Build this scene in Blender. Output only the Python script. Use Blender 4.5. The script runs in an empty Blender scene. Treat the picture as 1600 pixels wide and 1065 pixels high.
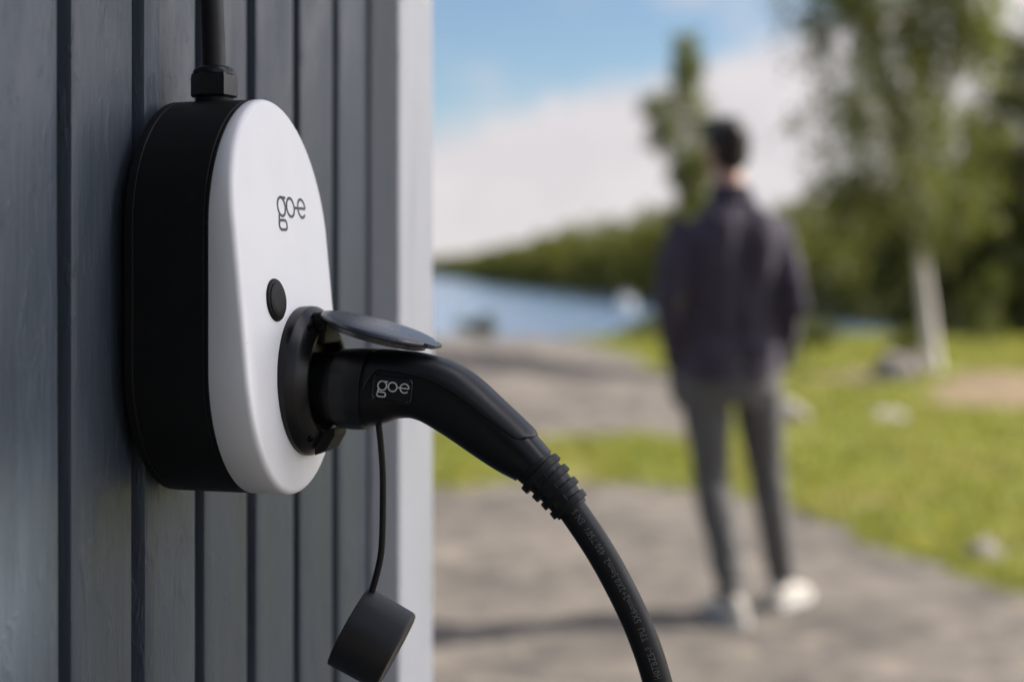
import bpy, bmesh, math, random
import numpy as np
from mathutils import Vector, Matrix, noise

R = math.radians
rng = np.random.default_rng(7)
random.seed(7)
scene = bpy.context.scene
COL = scene.collection

# ------------------------------------------------------------------ camera
CAM_Z = 1.25
cam_data = bpy.data.cameras.new('camera')
cam_data.sensor_width = 36.0
cam_data.lens = 50.0
cam_data.shift_y = -0.0716
cam_data.clip_start = 0.02
cam_data.clip_end = 12000
cam_data.dof.use_dof = True
cam_data.dof.focus_distance = 0.945
cam_data.dof.aperture_fstop = 2.8
cam = bpy.data.objects.new('camera', cam_data)
COL.objects.link(cam)
cam.location = (0, 0, CAM_Z)
cam.rotation_euler = (R(90), 0, 0)
scene.camera = cam

# ------------------------------------------------------------------ light
SUN_AZ, SUN_EL = R(75), R(40)          # clockwise from +Y (the view direction)
SUN_DIR = Vector((math.sin(SUN_AZ) * math.cos(SUN_EL), math.cos(SUN_AZ) * math.cos(SUN_EL), math.sin(SUN_EL)))
SKY_STRENGTH = 0.074
world = bpy.data.worlds.new('World')
scene.world = world
world.use_nodes = True


def build_world():
    nt = world.node_tree
    nt.nodes.clear()
    N, L = nt.nodes.new, nt.links.new
    out = N('ShaderNodeOutputWorld')
    bg = N('ShaderNodeBackground')
    bg.inputs['Strength'].default_value = SKY_STRENGTH
    L(bg.outputs[0], out.inputs[0])
    sky = N('ShaderNodeTexSky')
    sky.sky_type = 'NISHITA'
    sky.sun_disc = False
    sky.sun_elevation = SUN_EL
    sky.sun_rotation = SUN_AZ
    sky.air_density = 1.0
    sky.dust_density = 0.2
    sky.ozone_density = 2.4
    tc = N('ShaderNodeTexCoord')

    def math_node(op, a, b=None, clamp=False):
        m = N('ShaderNodeMath')
        m.operation = op
        m.use_clamp = clamp
        for i, v in enumerate((a, b)):
            if v is None:
                continue
            if isinstance(v, (int, float)):
                m.inputs[i].default_value = v
            else:
                L(v, m.inputs[i])
        return m.outputs[0]

    # a cloud bank above the horizon, its upper edge climbing to the right, broken by noise
    dot = N('ShaderNodeVectorMath')
    dot.operation = 'DOT_PRODUCT'
    L(tc.outputs['Generated'], dot.inputs[0])
    dot.inputs[1].default_value = (-0.27, -0.112, 1.0)
    n1 = N('ShaderNodeTexNoise')
    n1.inputs['Scale'].default_value = 3.4
    n1.inputs['Detail'].default_value = 6
    n1.inputs['Roughness'].default_value = 0.55
    L(tc.outputs['Generated'], n1.inputs['Vector'])
    n2 = N('ShaderNodeTexNoise')
    n2.inputs['Scale'].default_value = 11.0
    n2.inputs['Detail'].default_value = 6
    n2.inputs['Roughness'].default_value = 0.6
    L(tc.outputs['Generated'], n2.inputs['Vector'])
    v = math_node('MULTIPLY', dot.outputs['Value'], -9.0)
    v = math_node('ADD', v, math_node('MULTIPLY', math_node('SUBTRACT', n1.outputs[0], 0.5), 1.0))
    v = math_node('ADD', v, math_node('MULTIPLY', math_node('SUBTRACT', n2.outputs[0], 0.5), 0.7))
    bank = N('ShaderNodeMapRange')
    bank.interpolation_type = 'SMOOTHSTEP'
    bank.inputs['From Min'].default_value = -0.14
    bank.inputs['From Max'].default_value = 0.16
    L(v, bank.inputs['Value'])
    # scattered clouds overhead
    n3 = N('ShaderNodeTexNoise')
    n3.inputs['Scale'].default_value = 2.3
    n3.inputs['Detail'].default_value = 7
    n3.inputs['Roughness'].default_value = 0.58
    mp = N('ShaderNodeMapping')
    mp.inputs['Location'].default_value = (8.8, 4.1, 3.3)
    mp.inputs['Scale'].default_value = (1.0, 1.0, 1.8)
    L(tc.outputs['Generated'], mp.inputs['Vector'])
    L(mp.outputs[0], n3.inputs['Vector'])
    sc = N('ShaderNodeMapRange')
    sc.interpolation_type = 'SMOOTHSTEP'
    sc.inputs['From Min'].default_value = 0.47
    sc.inputs['From Max'].default_value = 0.61
    L(n3.outputs[0], sc.inputs['Value'])
    mask = math_node('MAXIMUM', bank.outputs[0], sc.outputs[0], True)
    mask = math_node('MULTIPLY', mask, 0.96)
    # tone inside the clouds
    tone = N('ShaderNodeMix')
    tone.data_type = 'RGBA'
    tone.inputs['A'].default_value = (*CLOUD_DARK, 1)
    tone.inputs['B'].default_value = (*CLOUD_LIGHT, 1)
    tv = math_node('ADD', math_node('MULTIPLY', n1.outputs[0], 0.65), math_node('MULTIPLY', n2.outputs[0], 0.35))
    tr = N('ShaderNodeMapRange')
    tr.inputs['From Min'].default_value = 0.36
    tr.inputs['From Max'].default_value = 0.64
    L(tv, tr.inputs['Value'])
    L(tr.outputs[0], tone.inputs['Factor'])
    mix = N('ShaderNodeMix')
    mix.data_type = 'RGBA'
    L(mask, mix.inputs['Factor'])
    L(sky.outputs[0], mix.inputs['A'])
    # clouds scatter forwards: brighter the nearer they stand to the sun
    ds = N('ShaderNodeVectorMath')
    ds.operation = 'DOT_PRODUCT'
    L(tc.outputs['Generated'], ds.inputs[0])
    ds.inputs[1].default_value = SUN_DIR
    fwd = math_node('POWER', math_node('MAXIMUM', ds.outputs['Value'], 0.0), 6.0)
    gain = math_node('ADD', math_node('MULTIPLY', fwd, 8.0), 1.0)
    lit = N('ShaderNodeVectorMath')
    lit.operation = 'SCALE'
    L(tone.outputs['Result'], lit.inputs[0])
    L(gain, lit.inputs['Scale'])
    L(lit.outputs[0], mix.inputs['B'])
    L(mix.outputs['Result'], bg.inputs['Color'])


CLOUD_DARK, CLOUD_LIGHT = (5.5, 5.25, 5.6), (7.9, 7.35, 7.3)
build_world()

sun_data = bpy.data.lights.new('sun', 'SUN')
sun_data.energy = 5.0
sun_data.angle = R(0.53)
sun_data.color = (1.0, 0.94, 0.85)
sun = bpy.data.objects.new('sun', sun_data)
COL.objects.link(sun)
sun.location = SUN_DIR * 30
sun.rotation_euler = SUN_DIR.to_track_quat('Z', 'Y').to_euler()

vs = scene.view_settings
scene.display_settings.display_device = 'sRGB'
vs.view_transform = 'Standard'
vs.look = 'None'
vs.exposure = 0.64
vs.gamma = 1.0
vs.use_curve_mapping = False


# ------------------------------------------------------------------ helpers: materials
class MatB:
    """small helper round a Principled material's node tree"""

    def __init__(self, name, color=(0.5, 0.5, 0.5), rough=0.5, spec=0.5):
        self.m = bpy.data.materials.new(name)
        self.m.use_nodes = True
        self.nt = self.m.node_tree
        self.b = self.nt.nodes['Principled BSDF']
        self.b.inputs['Base Color'].default_value = (*color, 1)
        self.b.inputs['Roughness'].default_value = rough
        self.b.inputs['Specular IOR Level'].default_value = spec
        self.tc = None

    def N(self, t, **kw):
        n = self.nt.nodes.new(t)
        for k, v in kw.items():
            setattr(n, k, v)
        return n

    def L(self, a, b):
        self.nt.links.new(a, b)

    def coord(self, scale=(1, 1, 1), kind='Object', loc=(0, 0, 0)):
        if self.tc is None:
            self.tc = self.N('ShaderNodeTexCoord')
        mp = self.N('ShaderNodeMapping')
        mp.inputs['Scale'].default_value = scale
        mp.inputs['Location'].default_value = loc
        self.L(self.tc.outputs[kind], mp.inputs['Vector'])
        return mp.outputs[0]

    def noise(self, vec, scale, detail=5, rough=0.55, dist=0.0):
        n = self.N('ShaderNodeTexNoise')
        n.inputs['Scale'].default_value = scale
        n.inputs['Detail'].default_value = detail
        n.inputs['Roughness'].default_value = rough
        n.inputs['Distortion'].default_value = dist
        self.L(vec, n.inputs['Vector'])
        return n.outputs[0]

    def rng(self, val, a, b, c=0.0, d=1.0):
        n = self.N('ShaderNodeMapRange')
        n.inputs['From Min'].default_value = a
        n.inputs['From Max'].default_value = b
        n.inputs['To Min'].default_value = c
        n.inputs['To Max'].default_value = d
        self.L(val, n.inputs['Value'])
        return n.outputs[0]

    def mix(self, fac, a, b, blend='MIX'):
        n = self.N('ShaderNodeMix', data_type='RGBA', blend_type=blend)
        for key, v in (('Factor', fac), ('A', a), ('B', b)):
            if isinstance(v, (int, float)):
                n.inputs[key].default_value = v
            elif isinstance(v, tuple):
                n.inputs[key].default_value = (*v, 1)
            else:
                self.L(v, n.inputs[key])
        return n.outputs['Result']

    def mth(self, op, a, b):
        n = self.N('ShaderNodeMath', operation=op)
        for i, v in enumerate((a, b)):
            if isinstance(v, (int, float)):
                n.inputs[i].default_value = v
            else:
                self.L(v, n.inputs[i])
        return n.outputs[0]

    def base(self, c):
        self.L(c, self.b.inputs['Base Color'])

    def rough(self, v):
        self.L(v, self.b.inputs['Roughness'])

    def bump(self, hgt, strength=0.3, dist=0.002):
        n = self.N('ShaderNodeBump')
        n.inputs['Strength'].default_value = strength
        n.inputs['Distance'].default_value = dist
        self.L(hgt, n.inputs['Height'])
        self.L(n.outputs[0], self.b.inputs['Normal'])


MATS = {}


def make_materials():
    # painted timber boards
    for key, col, col2 in (('paint', (0.047, 0.064, 0.084), (0.067, 0.086, 0.107)),
                           ('trim', (0.74, 0.76, 0.79), (0.80, 0.81, 0.83))):
        a = MatB('painted_timber_' + key, col, 0.42, 0.5)
        info = a.N('ShaderNodeObjectInfo')
        sh = a.N('ShaderNodeVectorMath', operation='SCALE')
        sh.inputs['Scale'].default_value = 7.0
        cmb = a.N('ShaderNodeCombineXYZ')
        for i in range(3):
            a.L(info.outputs['Random'], cmb.inputs[i])
        a.L(cmb.outputs[0], sh.inputs[0])
        add = a.N('ShaderNodeVectorMath', operation='ADD')
        a.L(a.coord((1, 1, 1)), add.inputs[0])
        a.L(sh.outputs[0], add.inputs[1])
        st = a.N('ShaderNodeMapping')
        st.inputs['Scale'].default_value = (1, 1, 0.06)
        a.L(add.outputs[0], st.inputs['Vector'])
        st2 = a.N('ShaderNodeMapping')
        st2.inputs['Scale'].default_value = (1, 1, 0.35)
        a.L(add.outputs[0], st2.inputs['Vector'])
        grain = a.noise(st.outputs[0], 260, 4, 0.6)
        blot = a.noise(st2.outputs[0], 22, 5, 0.6, 0.6)
        drip = a.noise(st2.outputs[0], 120, 4, 0.65, 0.4)
        speck = a.noise(add.outputs[0], 330, 2, 0.5)
        streak = a.noise(st.outputs[0], 38, 4, 0.6)
        lump = a.noise(st2.outputs[0], 48, 3, 0.55, 0.3)
        fac = a.mth('ADD', a.rng(blot, 0.3, 0.7, 0, 0.35), a.rng(grain, 0.35, 0.65, 0, 0.6))
        c = a.mix(fac, col, col2)
        # every board took the paint a little differently
        tonev = a.N('ShaderNodeCombineColor')
        tv = a.rng(info.outputs['Random'], 0, 1, 0.86, 1.12)
        for i in range(3):
            a.L(tv, tonev.inputs[i])
        c = a.mix(1.0, c, tonev.outputs[0], 'MULTIPLY')
        c = a.mix(a.rng(streak, 0.56, 0.72, 0, 0.45), c, tuple(x * 0.62 for x in col))
        c = a.mix(a.rng(streak, 0.28, 0.42, 0.35, 0), c, tuple(min(0.82, x * 1.35) for x in col2))
        # dark pin holes and small scuffs
        c = a.mix(a.rng(speck, 0.70, 0.76, 0, 0.6), c, tuple(x * 0.4 for x in col))
        scuff = a.noise(st2.outputs[0], 60, 3, 0.7)
        c = a.mix(a.rng(scuff, 0.68, 0.76, 0, 0.25), c, tuple(min(0.82, x * 1.9) for x in col))
        a.base(c)
        a.rough(a.rng(blot, 0.3, 0.7, 0.34, 0.56))
        hgt = a.mth('ADD', a.mth('MULTIPLY', grain, 0.6), a.mth('MULTIPLY', a.rng(drip, 0.56, 0.8), 0.8))
        hgt = a.mth('ADD', hgt, a.mth('MULTIPLY', a.rng(lump, 0.60, 0.78), 1.3))
        a.bump(hgt, 0.65, 0.0014)
        MATS[key] = a.m
    a = MatB('white_plastic', (0.84, 0.85, 0.88), 0.5, 0.38)
    v = a.coord()
    n = a.noise(v, 900, 2, 0.5)
    sm = a.noise(a.coord((1, 1, 0.5)), 26, 5, 0.65, 0.4)
    du = a.noise(v, 420, 2, 0.5)
    c = a.mix(a.rng(sm, 0.45, 0.75, 0, 0.5), (0.860, 0.870, 0.880), (0.82, 0.827, 0.832))
    a.base(a.mix(a.rng(du, 0.74, 0.80, 0, 0.5), c, (0.45, 0.43, 0.40)))
    a.rough(a.rng(sm, 0.3, 0.7, 0.44, 0.58))
    a.bump(n, 0.08, 0.0003)
    MATS['white_plastic'] = a.m
    for key, col, r, sp in (('black_plastic', (0.0058, 0.0066, 0.0068), 0.52, 0.20), ('black_satin', (0.0046, 0.0053, 0.0063), 0.32, 0.33),
                            ('black_grip', (0.0050, 0.0058, 0.0068), 0.40, 0.42), ('black_rubber', (0.0045, 0.005, 0.0054), 0.46, 0.38),
                            ('cap_rubber', (0.009, 0.010, 0.012), 0.44, 0.5),
                            ('lid_plastic', (0.030, 0.036, 0.052), 0.28, 0.7)):
        a = MatB(key, col, r, sp)
        v = a.coord()
        n = a.noise(v, 1400, 2, 0.5)
        big = a.noise(v, 45, 4, 0.6)
        dust = a.noise(v, 520, 3, 0.6)
        smear = a.noise(v, 70, 5, 0.7, 0.5)
        c = a.mix(a.rng(dust, 0.68, 0.78, 0, 0.05), col, (0.35, 0.33, 0.30))
        a.base(a.mix(a.rng(smear, 0.52, 0.75, 0, 0.010), c, (0.40, 0.39, 0.37)))
        a.rough(a.rng(big, 0.3, 0.7, r - 0.03, r + 0.05))
        a.bump(n, 0.10, 0.0003)
        MATS[key] = a.m
    a = MatB('badge_gloss', (0.008, 0.008, 0.009), 0.08, 0.5)
    MATS['badge'] = a.m
    a = MatB('seam_tan', (0.07, 0.06, 0.05), 0.6)
    MATS['seam'] = a.m
    a = MatB('logo_grey', (0.035, 0.045, 0.06), 0.5)
    MATS['logo_dark'] = a.m
    a = MatB('logo_silver', (0.62, 0.62, 0.60), 0.35)
    MATS['logo_light'] = a.m
    a = MatB('cable_print', (0.125, 0.132, 0.13), 0.6)
    MATS['print'] = a.m
    a = MatB('void_black', (0.004, 0.004, 0.004), 0.8, 0.1)
    MATS['void'] = a.m

    # rock and turf
    a = MatB('ground_rock_turf', (0.2, 0.18, 0.16), 0.85, 0.3)
    v = a.coord()
    n1 = a.noise(v, 0.75, 8, 0.66)
    n2 = a.noise(v, 5.5, 8, 0.65)
    n3 = a.noise(v, 60, 4, 0.6)
    rock = a.mix(a.rng(n1, 0.35, 0.65), (0.120, 0.105, 0.091), (0.250, 0.214, 0.178))
    rock = a.mix(a.rng(n2, 0.50, 0.66, 0, 0.9), rock, (0.068, 0.062, 0.054))
    rock = a.mix(a.rng(n2, 0.32, 0.46, 0.8, 0), rock, (0.330, 0.275, 0.215))
    rock = a.mix(a.rng(n3, 0.45, 0.7, 0, 0.35), rock, (0.09, 0.085, 0.08))
    turf = a.mix(a.rng(n2, 0.35, 0.65), (0.140, 0.180, 0.017), (0.215, 0.222, 0.032))
    turf = a.mix(a.rng(n1, 0.5, 0.72, 0, 0.6), turf, (0.240, 0.185, 0.075))
    n4 = a.noise(v, 1.7, 6, 0.6, 0.4)
    turf = a.mix(a.rng(n4, 0.48, 0.66, 0, 0.85), turf, (0.245, 0.185, 0.080))
    rock = a.mix(a.rng(n4, 0.50, 0.62, 0, 0.5), rock, (0.085, 0.078, 0.068))
    soil = a.mix(a.rng(n2, 0.35, 0.65), (0.30, 0.215, 0.13), (0.22, 0.165, 0.09))
    ga = a.N('ShaderNodeAttribute', attribute_name='turf')
    so = a.N('ShaderNodeAttribute', attribute_name='soil')
    gm = a.rng(a.mth('ADD', ga.outputs['Fac'], a.mth('MULTIPLY', a.mth('SUBTRACT', n2, 0.5), 0.55)), 0.4, 0.6)
    sm = a.rng(a.mth('ADD', so.outputs['Fac'], a.mth('MULTIPLY', a.mth('SUBTRACT', n2, 0.5), 0.55)), 0.4, 0.7)
    a.base(a.mix(sm, a.mix(gm, rock, turf), soil))
    a.bump(a.mth('ADD', n2, a.mth('MULTIPLY', n3, 0.35)), 0.7, 0.05)
    MATS['ground'] = a.m

    a = MatB('boulder_granite', (0.24, 0.21, 0.19), 0.85, 0.3)
    n = a.noise(a.coord(), 9, 7, 0.65)
    a.base(a.mix(a.rng(n, 0.35, 0.65), (0.19, 0.17, 0.155), (0.42, 0.37, 0.345)))
    a.bump(n, 0.6, 0.02)
    MATS['boulder'] = a.m

    def leafy(name, c1, c2, trans=0.45, scale=1.5):
        a = MatB(name, c1, 0.5, 0.35)
        v = a.coord()
        n = a.noise(v, scale, 4, 0.6)
        geo = a.N('ShaderNodeNewGeometry')
        f = a.mth('ADD', a.mth('MULTIPLY', n, 0.6), a.mth('MULTIPLY', geo.outputs['Random Per Island'], 0.5))
        col = a.mix(a.rng(f, 0.2, 0.85), c1, c2)
        a.base(col)
        tr = a.N('ShaderNodeBsdfTranslucent')
        a.L(col, tr.inputs['Color'])
        ms = a.N('ShaderNodeMixShader')
        ms.inputs[0].default_value = trans
        a.L(a.b.outputs[0], ms.inputs[1])
        a.L(tr.outputs[0], ms.inputs[2])
        a.L(ms.outputs[0], a.nt.nodes['Material Output'].inputs[0])
        MATS[name] = a.m
    leafy('birch_leaf', (0.085, 0.112, 0.019), (0.235, 0.248, 0.048), 0.5)
    leafy('dark_leaf', (0.036, 0.052, 0.010), (0.110, 0.120, 0.020))
    leafy('forest_leaf', (0.045, 0.062, 0.010), (0.240, 0.235, 0.030), 0.4, 0.035)
    leafy('shrub_leaf', (0.070, 0.095, 0.015), (0.170, 0.175, 0.030))
    leafy('grass_blade', (0.120, 0.175, 0.015), (0.400, 0.365, 0.075), 0.5, 1.6)

    a = MatB('birch_bark', (0.55, 0.52, 0.48), 0.75, 0.3)
    v = a.coord((1, 1, 3.5))
    n = a.noise(v, 5, 5, 0.6)
    n2 = a.noise(a.coord((1, 1, 0.35)), 2.2, 4, 0.6)
    c = a.mix(a.rng(n, 0.63, 0.70), (0.74, 0.69, 0.65), (0.12, 0.10, 0.09))
    c = a.mix(a.rng(n2, 0.4, 0.7, 0, 0.5), c, (0.60, 0.55, 0.50))
    a.base(c)
    a.bump(n, 0.5, 0.01)
    MATS['birch_bark'] = a.m
    a = MatB('brown_bark', (0.09, 0.07, 0.055), 0.9, 0.2)
    n = a.noise(a.coord((1, 1, 0.3)), 18, 5, 0.6)
    a.base(a.mix(n, (0.05, 0.04, 0.03), (0.14, 0.11, 0.09)))
    MATS['brown_bark'] = a.m

    a = MatB('lake_water', (0.15, 0.23, 0.35), 0.12, 0.5)
    a.b.inputs['IOR'].default_value = 1.333
    v = a.coord((1, 0.45, 1))
    n = a.noise(v, 0.55, 6, 0.6)
    a.bump(n, 1.0, 0.6)
    MATS['water'] = a.m
    a = MatB('far_land', (0.05, 0.06, 0.02), 0.95, 0.1)
    n = a.noise(a.coord(), 0.05, 4, 0.6)
    a.base(a.mix(n, (0.035, 0.04, 0.015), (0.08, 0.08, 0.03)))
    MATS['far_land'] = a.m

    def cloth(name, c1, c2, scale, rough=0.85):
        a = MatB(name, c1, rough, 0.25)
        v = a.coord()
        n = a.noise(v, scale, 3, 0.6)
        b = a.noise(v, 7, 4, 0.6)
        a.base(a.mix(a.rng(a.mth('ADD', a.mth('MULTIPLY', n, 0.5), a.mth('MULTIPLY', b, 0.5)), 0.35, 0.65), c1, c2))
        a.bump(n, 0.4, 0.002)
        a.b.inputs['Sheen Weight'].default_value = 0.15
        MATS[name] = a.m
    cloth('jacket', (0.040, 0.033, 0.050), (0.068, 0.056, 0.080), 320)
    cloth('trousers', (0.085, 0.083, 0.081), (0.150, 0.147, 0.144), 380)
    cloth('shirt', (0.45, 0.45, 0.45), (0.55, 0.55, 0.55), 300)
    cloth('shoe', (0.46, 0.425, 0.375), (0.56, 0.52, 0.465), 200, 0.7)
    cloth('sole', (0.58, 0.56, 0.53), (0.54, 0.52, 0.49), 100, 0.7)
    cloth('hair', (0.010, 0.008, 0.006), (0.020, 0.015, 0.011), 150, 0.5)
    a = MatB('skin', (0.50, 0.31, 0.23), 0.5, 0.4)
    a.b.inputs['Subsurface Weight'].default_value = 0.1
    a.b.inputs['Subsurface Radius'].default_value = (0.01, 0.004, 0.002)
    n = a.noise(a.coord(), 60, 4, 0.6)
    a.base(a.mix(n, (0.46, 0.27, 0.20), (0.54, 0.34, 0.26)))
    MATS['skin'] = a.m
    a = MatB('boat_white', (0.80, 0.80, 0.80), 0.3)
    n = a.noise(a.coord(), 2, 4, 0.6)
    a.base(a.mix(n, (0.76, 0.76, 0.76), (0.82, 0.82, 0.81)))
    MATS['boat'] = a.m
    a = MatB('boat_glass', (0.02, 0.025, 0.03), 0.08)
    MATS['glass'] = a.m
    a = MatB('roof_felt', (0.06, 0.06, 0.065), 0.9)
    MATS['roof'] = a.m
    a = MatB('foundation_stone', (0.28, 0.27, 0.26), 0.9)
    n = a.noise(a.coord(), 14, 5, 0.6)
    a.base(a.mix(n, (0.2, 0.19, 0.18), (0.36, 0.35, 0.33)))
    MATS['foundation'] = a.m


make_materials()


# ------------------------------------------------------------------ helpers: objects
def tag(o, label=None, cat=None, group=None, kind=None):
    if label:
        o['label'] = label
    if cat:
        o['category'] = cat
    if group:
        o['group'] = group
    if kind:
        o['kind'] = kind
    return o


def empty(name, loc, rz=0.0):
    o = bpy.data.objects.new(name, None)
    COL.objects.link(o)
    o.location = loc
    o.rotation_euler = (0, 0, rz)
    o.empty_display_size = 0.1
    return o


def mesh_obj(name, verts, faces, mat, parent=None, smooth=True, angle=40, base=(0, 0, 0)):
    me = bpy.data.meshes.new(name)
    b = base
    if isinstance(verts, np.ndarray):
        verts = (verts - np.array(b)).tolist()
    else:
        verts = [(v[0] - b[0], v[1] - b[1], v[2] - b[2]) for v in verts]
    if isinstance(faces, np.ndarray):
        faces = faces.tolist()
    me.from_pydata(verts, [], faces)
    me.update()
    if smooth:
        me.shade_smooth()
        if angle:
            me.set_sharp_from_angle(angle=R(angle))
    me.materials.append(MATS[mat] if isinstance(mat, str) else mat)
    o = bpy.data.objects.new(name, me)
    COL.objects.link(o)
    if parent:
        o.parent = parent
    return o


class MB:
    """collects verts/faces for one mesh"""

    def __init__(self):
        self.v, self.f = [], []

    def add(self, verts, faces):
        n = len(self.v)
        self.v += [tuple(p) for p in verts]
        self.f += [tuple(i + n for i in q) for q in faces]

    def rings(self, rings, cap0=True, cap1=True, closed=True):
        """loft through a list of equal-length rings of points"""
        n = len(rings[0])
        verts = [p for r in rings for p in r]
        faces = []
        for j in range(len(rings) - 1):
            for i in range(n if closed else n - 1):
                k = (i + 1) % n
                faces.append((j * n + i, j * n + k, (j + 1) * n + k, (j + 1) * n + i))
        if cap0:
            faces.append(tuple(range(n - 1, -1, -1)))
        if cap1:
            faces.append(tuple((len(rings) - 1) * n + i for i in range(n)))
        self.add(verts, faces)

    def box(self, lo, hi, bev=0.0):
        x0, y0, z0 = lo
        x1, y1, z1 = hi
        if bev <= 0:
            self.rings([[(x0, y0, z0), (x1, y0, z0), (x1, y1, z0), (x0, y1, z0)],
                        [(x0, y0, z1), (x1, y0, z1), (x1, y1, z1), (x0, y1, z1)]])
            return
        b = bev

        def ring(i, z):
            return [(x0 + i, y0 + b, z), (x0 + b, y0 + i, z), (x1 - b, y0 + i, z), (x1 - i, y0 + b, z),
                    (x1 - i, y1 - b, z), (x1 - b, y1 - i, z), (x0 + b, y1 - i, z), (x0 + i, y1 - b, z)]
        self.rings([ring(b * .99, z0), ring(0, z0 + b), ring(0, z1 - b), ring(b * .99, z1)])

    def tube(self, pts, radii, n=16, caps=True, squash=None, up=Vector((0.0, 0.31, 0.95))):
        pts = [Vector(p) for p in pts]
        if isinstance(radii, (int, float)):
            radii = [radii] * len(pts)
        rings = []
        u = None
        for i, p in enumerate(pts):
            t = (pts[min(i + 1, len(pts) - 1)] - pts[max(i - 1, 0)]).normalized()
            if u is None:
                u = t.cross(up)
                if u.length < 1e-4:
                    u = t.cross(Vector((1, 0, 0)))
                u.normalize()
            else:
                u = (u - t * u.dot(t)).normalized()
            w = t.cross(u)
            r = radii[i]
            ru, rw = (r, r) if not isinstance(r, (tuple, list)) else r
            rings.append([p + u * (ru * math.cos(a)) + w * (rw * math.sin(a))
                          for a in (2 * math.pi * k / n for k in range(n))])
        self.rings(rings, caps, caps)

    def lathe(self, origin, axis, prof, n=48, ref=None):
        """prof: list of (distance along axis, radius)"""
        axis = Vector(axis).normalized()
        u = axis.cross(Vector(ref) if ref else Vector((0, 0, 1)))
        if u.length < 1e-4:
            u = axis.cross(Vector((1, 0, 0)))
        u.normalize()
        w = axis.cross(u)
        o = Vector(origin)
        rings = [[o + axis * d + (u * math.cos(a) + w * math.sin(a)) * max(r, 1e-5)
                  for a in (2 * math.pi * k / n for k in range(n))] for d, r in prof]
        self.rings(rings)

    def ellipsoid(self, c, r, nu=20, nv=12, rot=None):
        rings = []
        c = Vector(c)
        for j in range(1, nv):
            ph = math.pi * j / nv - math.pi / 2
            ring = []
            for i in range(nu):
                a = 2 * math.pi * i / nu
                p = Vector((r[0] * math.cos(ph) * math.cos(a), r[1] * math.cos(ph) * math.sin(a), r[2] * math.sin(ph)))
                if rot:
                    p = rot @ p
                ring.append(c + p)
            rings.append(ring)
        self.rings(rings)

    def build(self, name, mat, parent=None, smooth=True, angle=40, base=(0, 0, 0)):
        return mesh_obj(name, self.v, self.f, mat, parent, smooth, angle, base)


def catmull(P, m):
    """smooth resample of a list of tuples, m points per span"""
    P = [np.array(p, float) for p in P]
    Q = [2 * P[0] - P[1]] + P + [2 * P[-1] - P[-2]]
    out = []
    for i in range(1, len(Q) - 2):
        p0, p1, p2, p3 = Q[i - 1:i + 3]
        for k in range(m):
            t = k / m
            out.append(0.5 * ((2 * p1) + (-p0 + p2) * t + (2 * p0 - 5 * p1 + 4 * p2 - p3) * t * t
                              + (-p0 + 3 * p1 - 3 * p2 + p3) * t ** 3))
    out.append(P[-1])
    return out


# ------------------------------------------------------------------ wall frame
# local axes on the wall: e outwards, t along the wall away from the camera, z up
TH = R(14.460)
WALL_O = Vector((-0.4795 * math.cos(TH), 0.4795 * math.sin(TH), 0))


def wall_pt(e, t, z):
    return WALL_O + Vector((e * math.cos(TH) + t * math.sin(TH), -e * math.sin(TH) + t * math.cos(TH), z))


def wall_root(name, base):
    o = empty(name, wall_pt(*base), -TH)
    return o


# ================================================================== the setting
# ---- water
def grid_sheet(name, xs, ys, zf, mat):
    nx, ny = len(xs), len(ys)
    verts = np.array([(x, y, zf(x, y)) for y in ys for x in xs])
    faces = [(j * nx + i, j * nx + i + 1, (j + 1) * nx + i + 1, (j + 1) * nx + i) for j in range(ny - 1) for i in range(nx - 1)]
    return mesh_obj(name, verts, faces, mat, None, True, None)


WATER_Z = -4.0
water = grid_sheet('water', np.linspace(-5000, 5000, 21), np.linspace(30, 9000, 21), lambda x, y: WATER_Z, 'water')
tag(water, 'blue lake water beyond the rocks', None, None, 'structure')


# ---- ground sheet: bare rock with strips of turf
def seg_dist(px, py, poly):
    """signed distance to polygon, positive inside (numpy arrays)"""
    d = np.full(px.shape, 1e9)
    inside = np.zeros(px.shape, bool)
    n = len(poly)
    for i in range(n):
        ax, ay = poly[i]
        bx, by = poly[(i + 1) % n]
        ex, ey = bx - ax, by - ay
        t = np.clip(((px - ax) * ex + (py - ay) * ey) / (ex * ex + ey * ey), 0, 1)
        d = np.minimum(d, np.hypot(px - ax - t * ex, py - ay - t * ey))
        c = ((ay > py) != (by > py)) & (px < (bx - ax) * (py - ay) / (by - ay + 1e-12) + ax)
        inside ^= c
    return np.where(inside, d, -d)


TURF = [[(-6, 10.3), (-0.55, 10.2), (0.28, 10.15), (1.45, 10.2), (1.95, 12.5), (2.05, 14.5), (1.75, 18.8), (1.15, 24.2), (1.0, 27), (60, 29),
         (60, -2), (3.4, 2.0), (1.98, 5.25), (1.74, 5.95), (1.38, 6.82), (0.83, 7.72), (0.22, 7.95), (-0.43, 7.85), (-6, 7.6)]]
SOIL = [[(4.3, 15.2), (5.0, 15.6), (9, 15.8), (9, 12.2), (4.4, 12.4), (3.7, 12.8)], [(2.6, 15.6), (4.2, 16.8), (4.6, 15.6), (3.2, 14.9)]]


def fbm(x, y, s, o=4):
    return noise.fractal(Vector((x * s, y * s, 3.7)), 1.0, 2.0, o)


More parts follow.
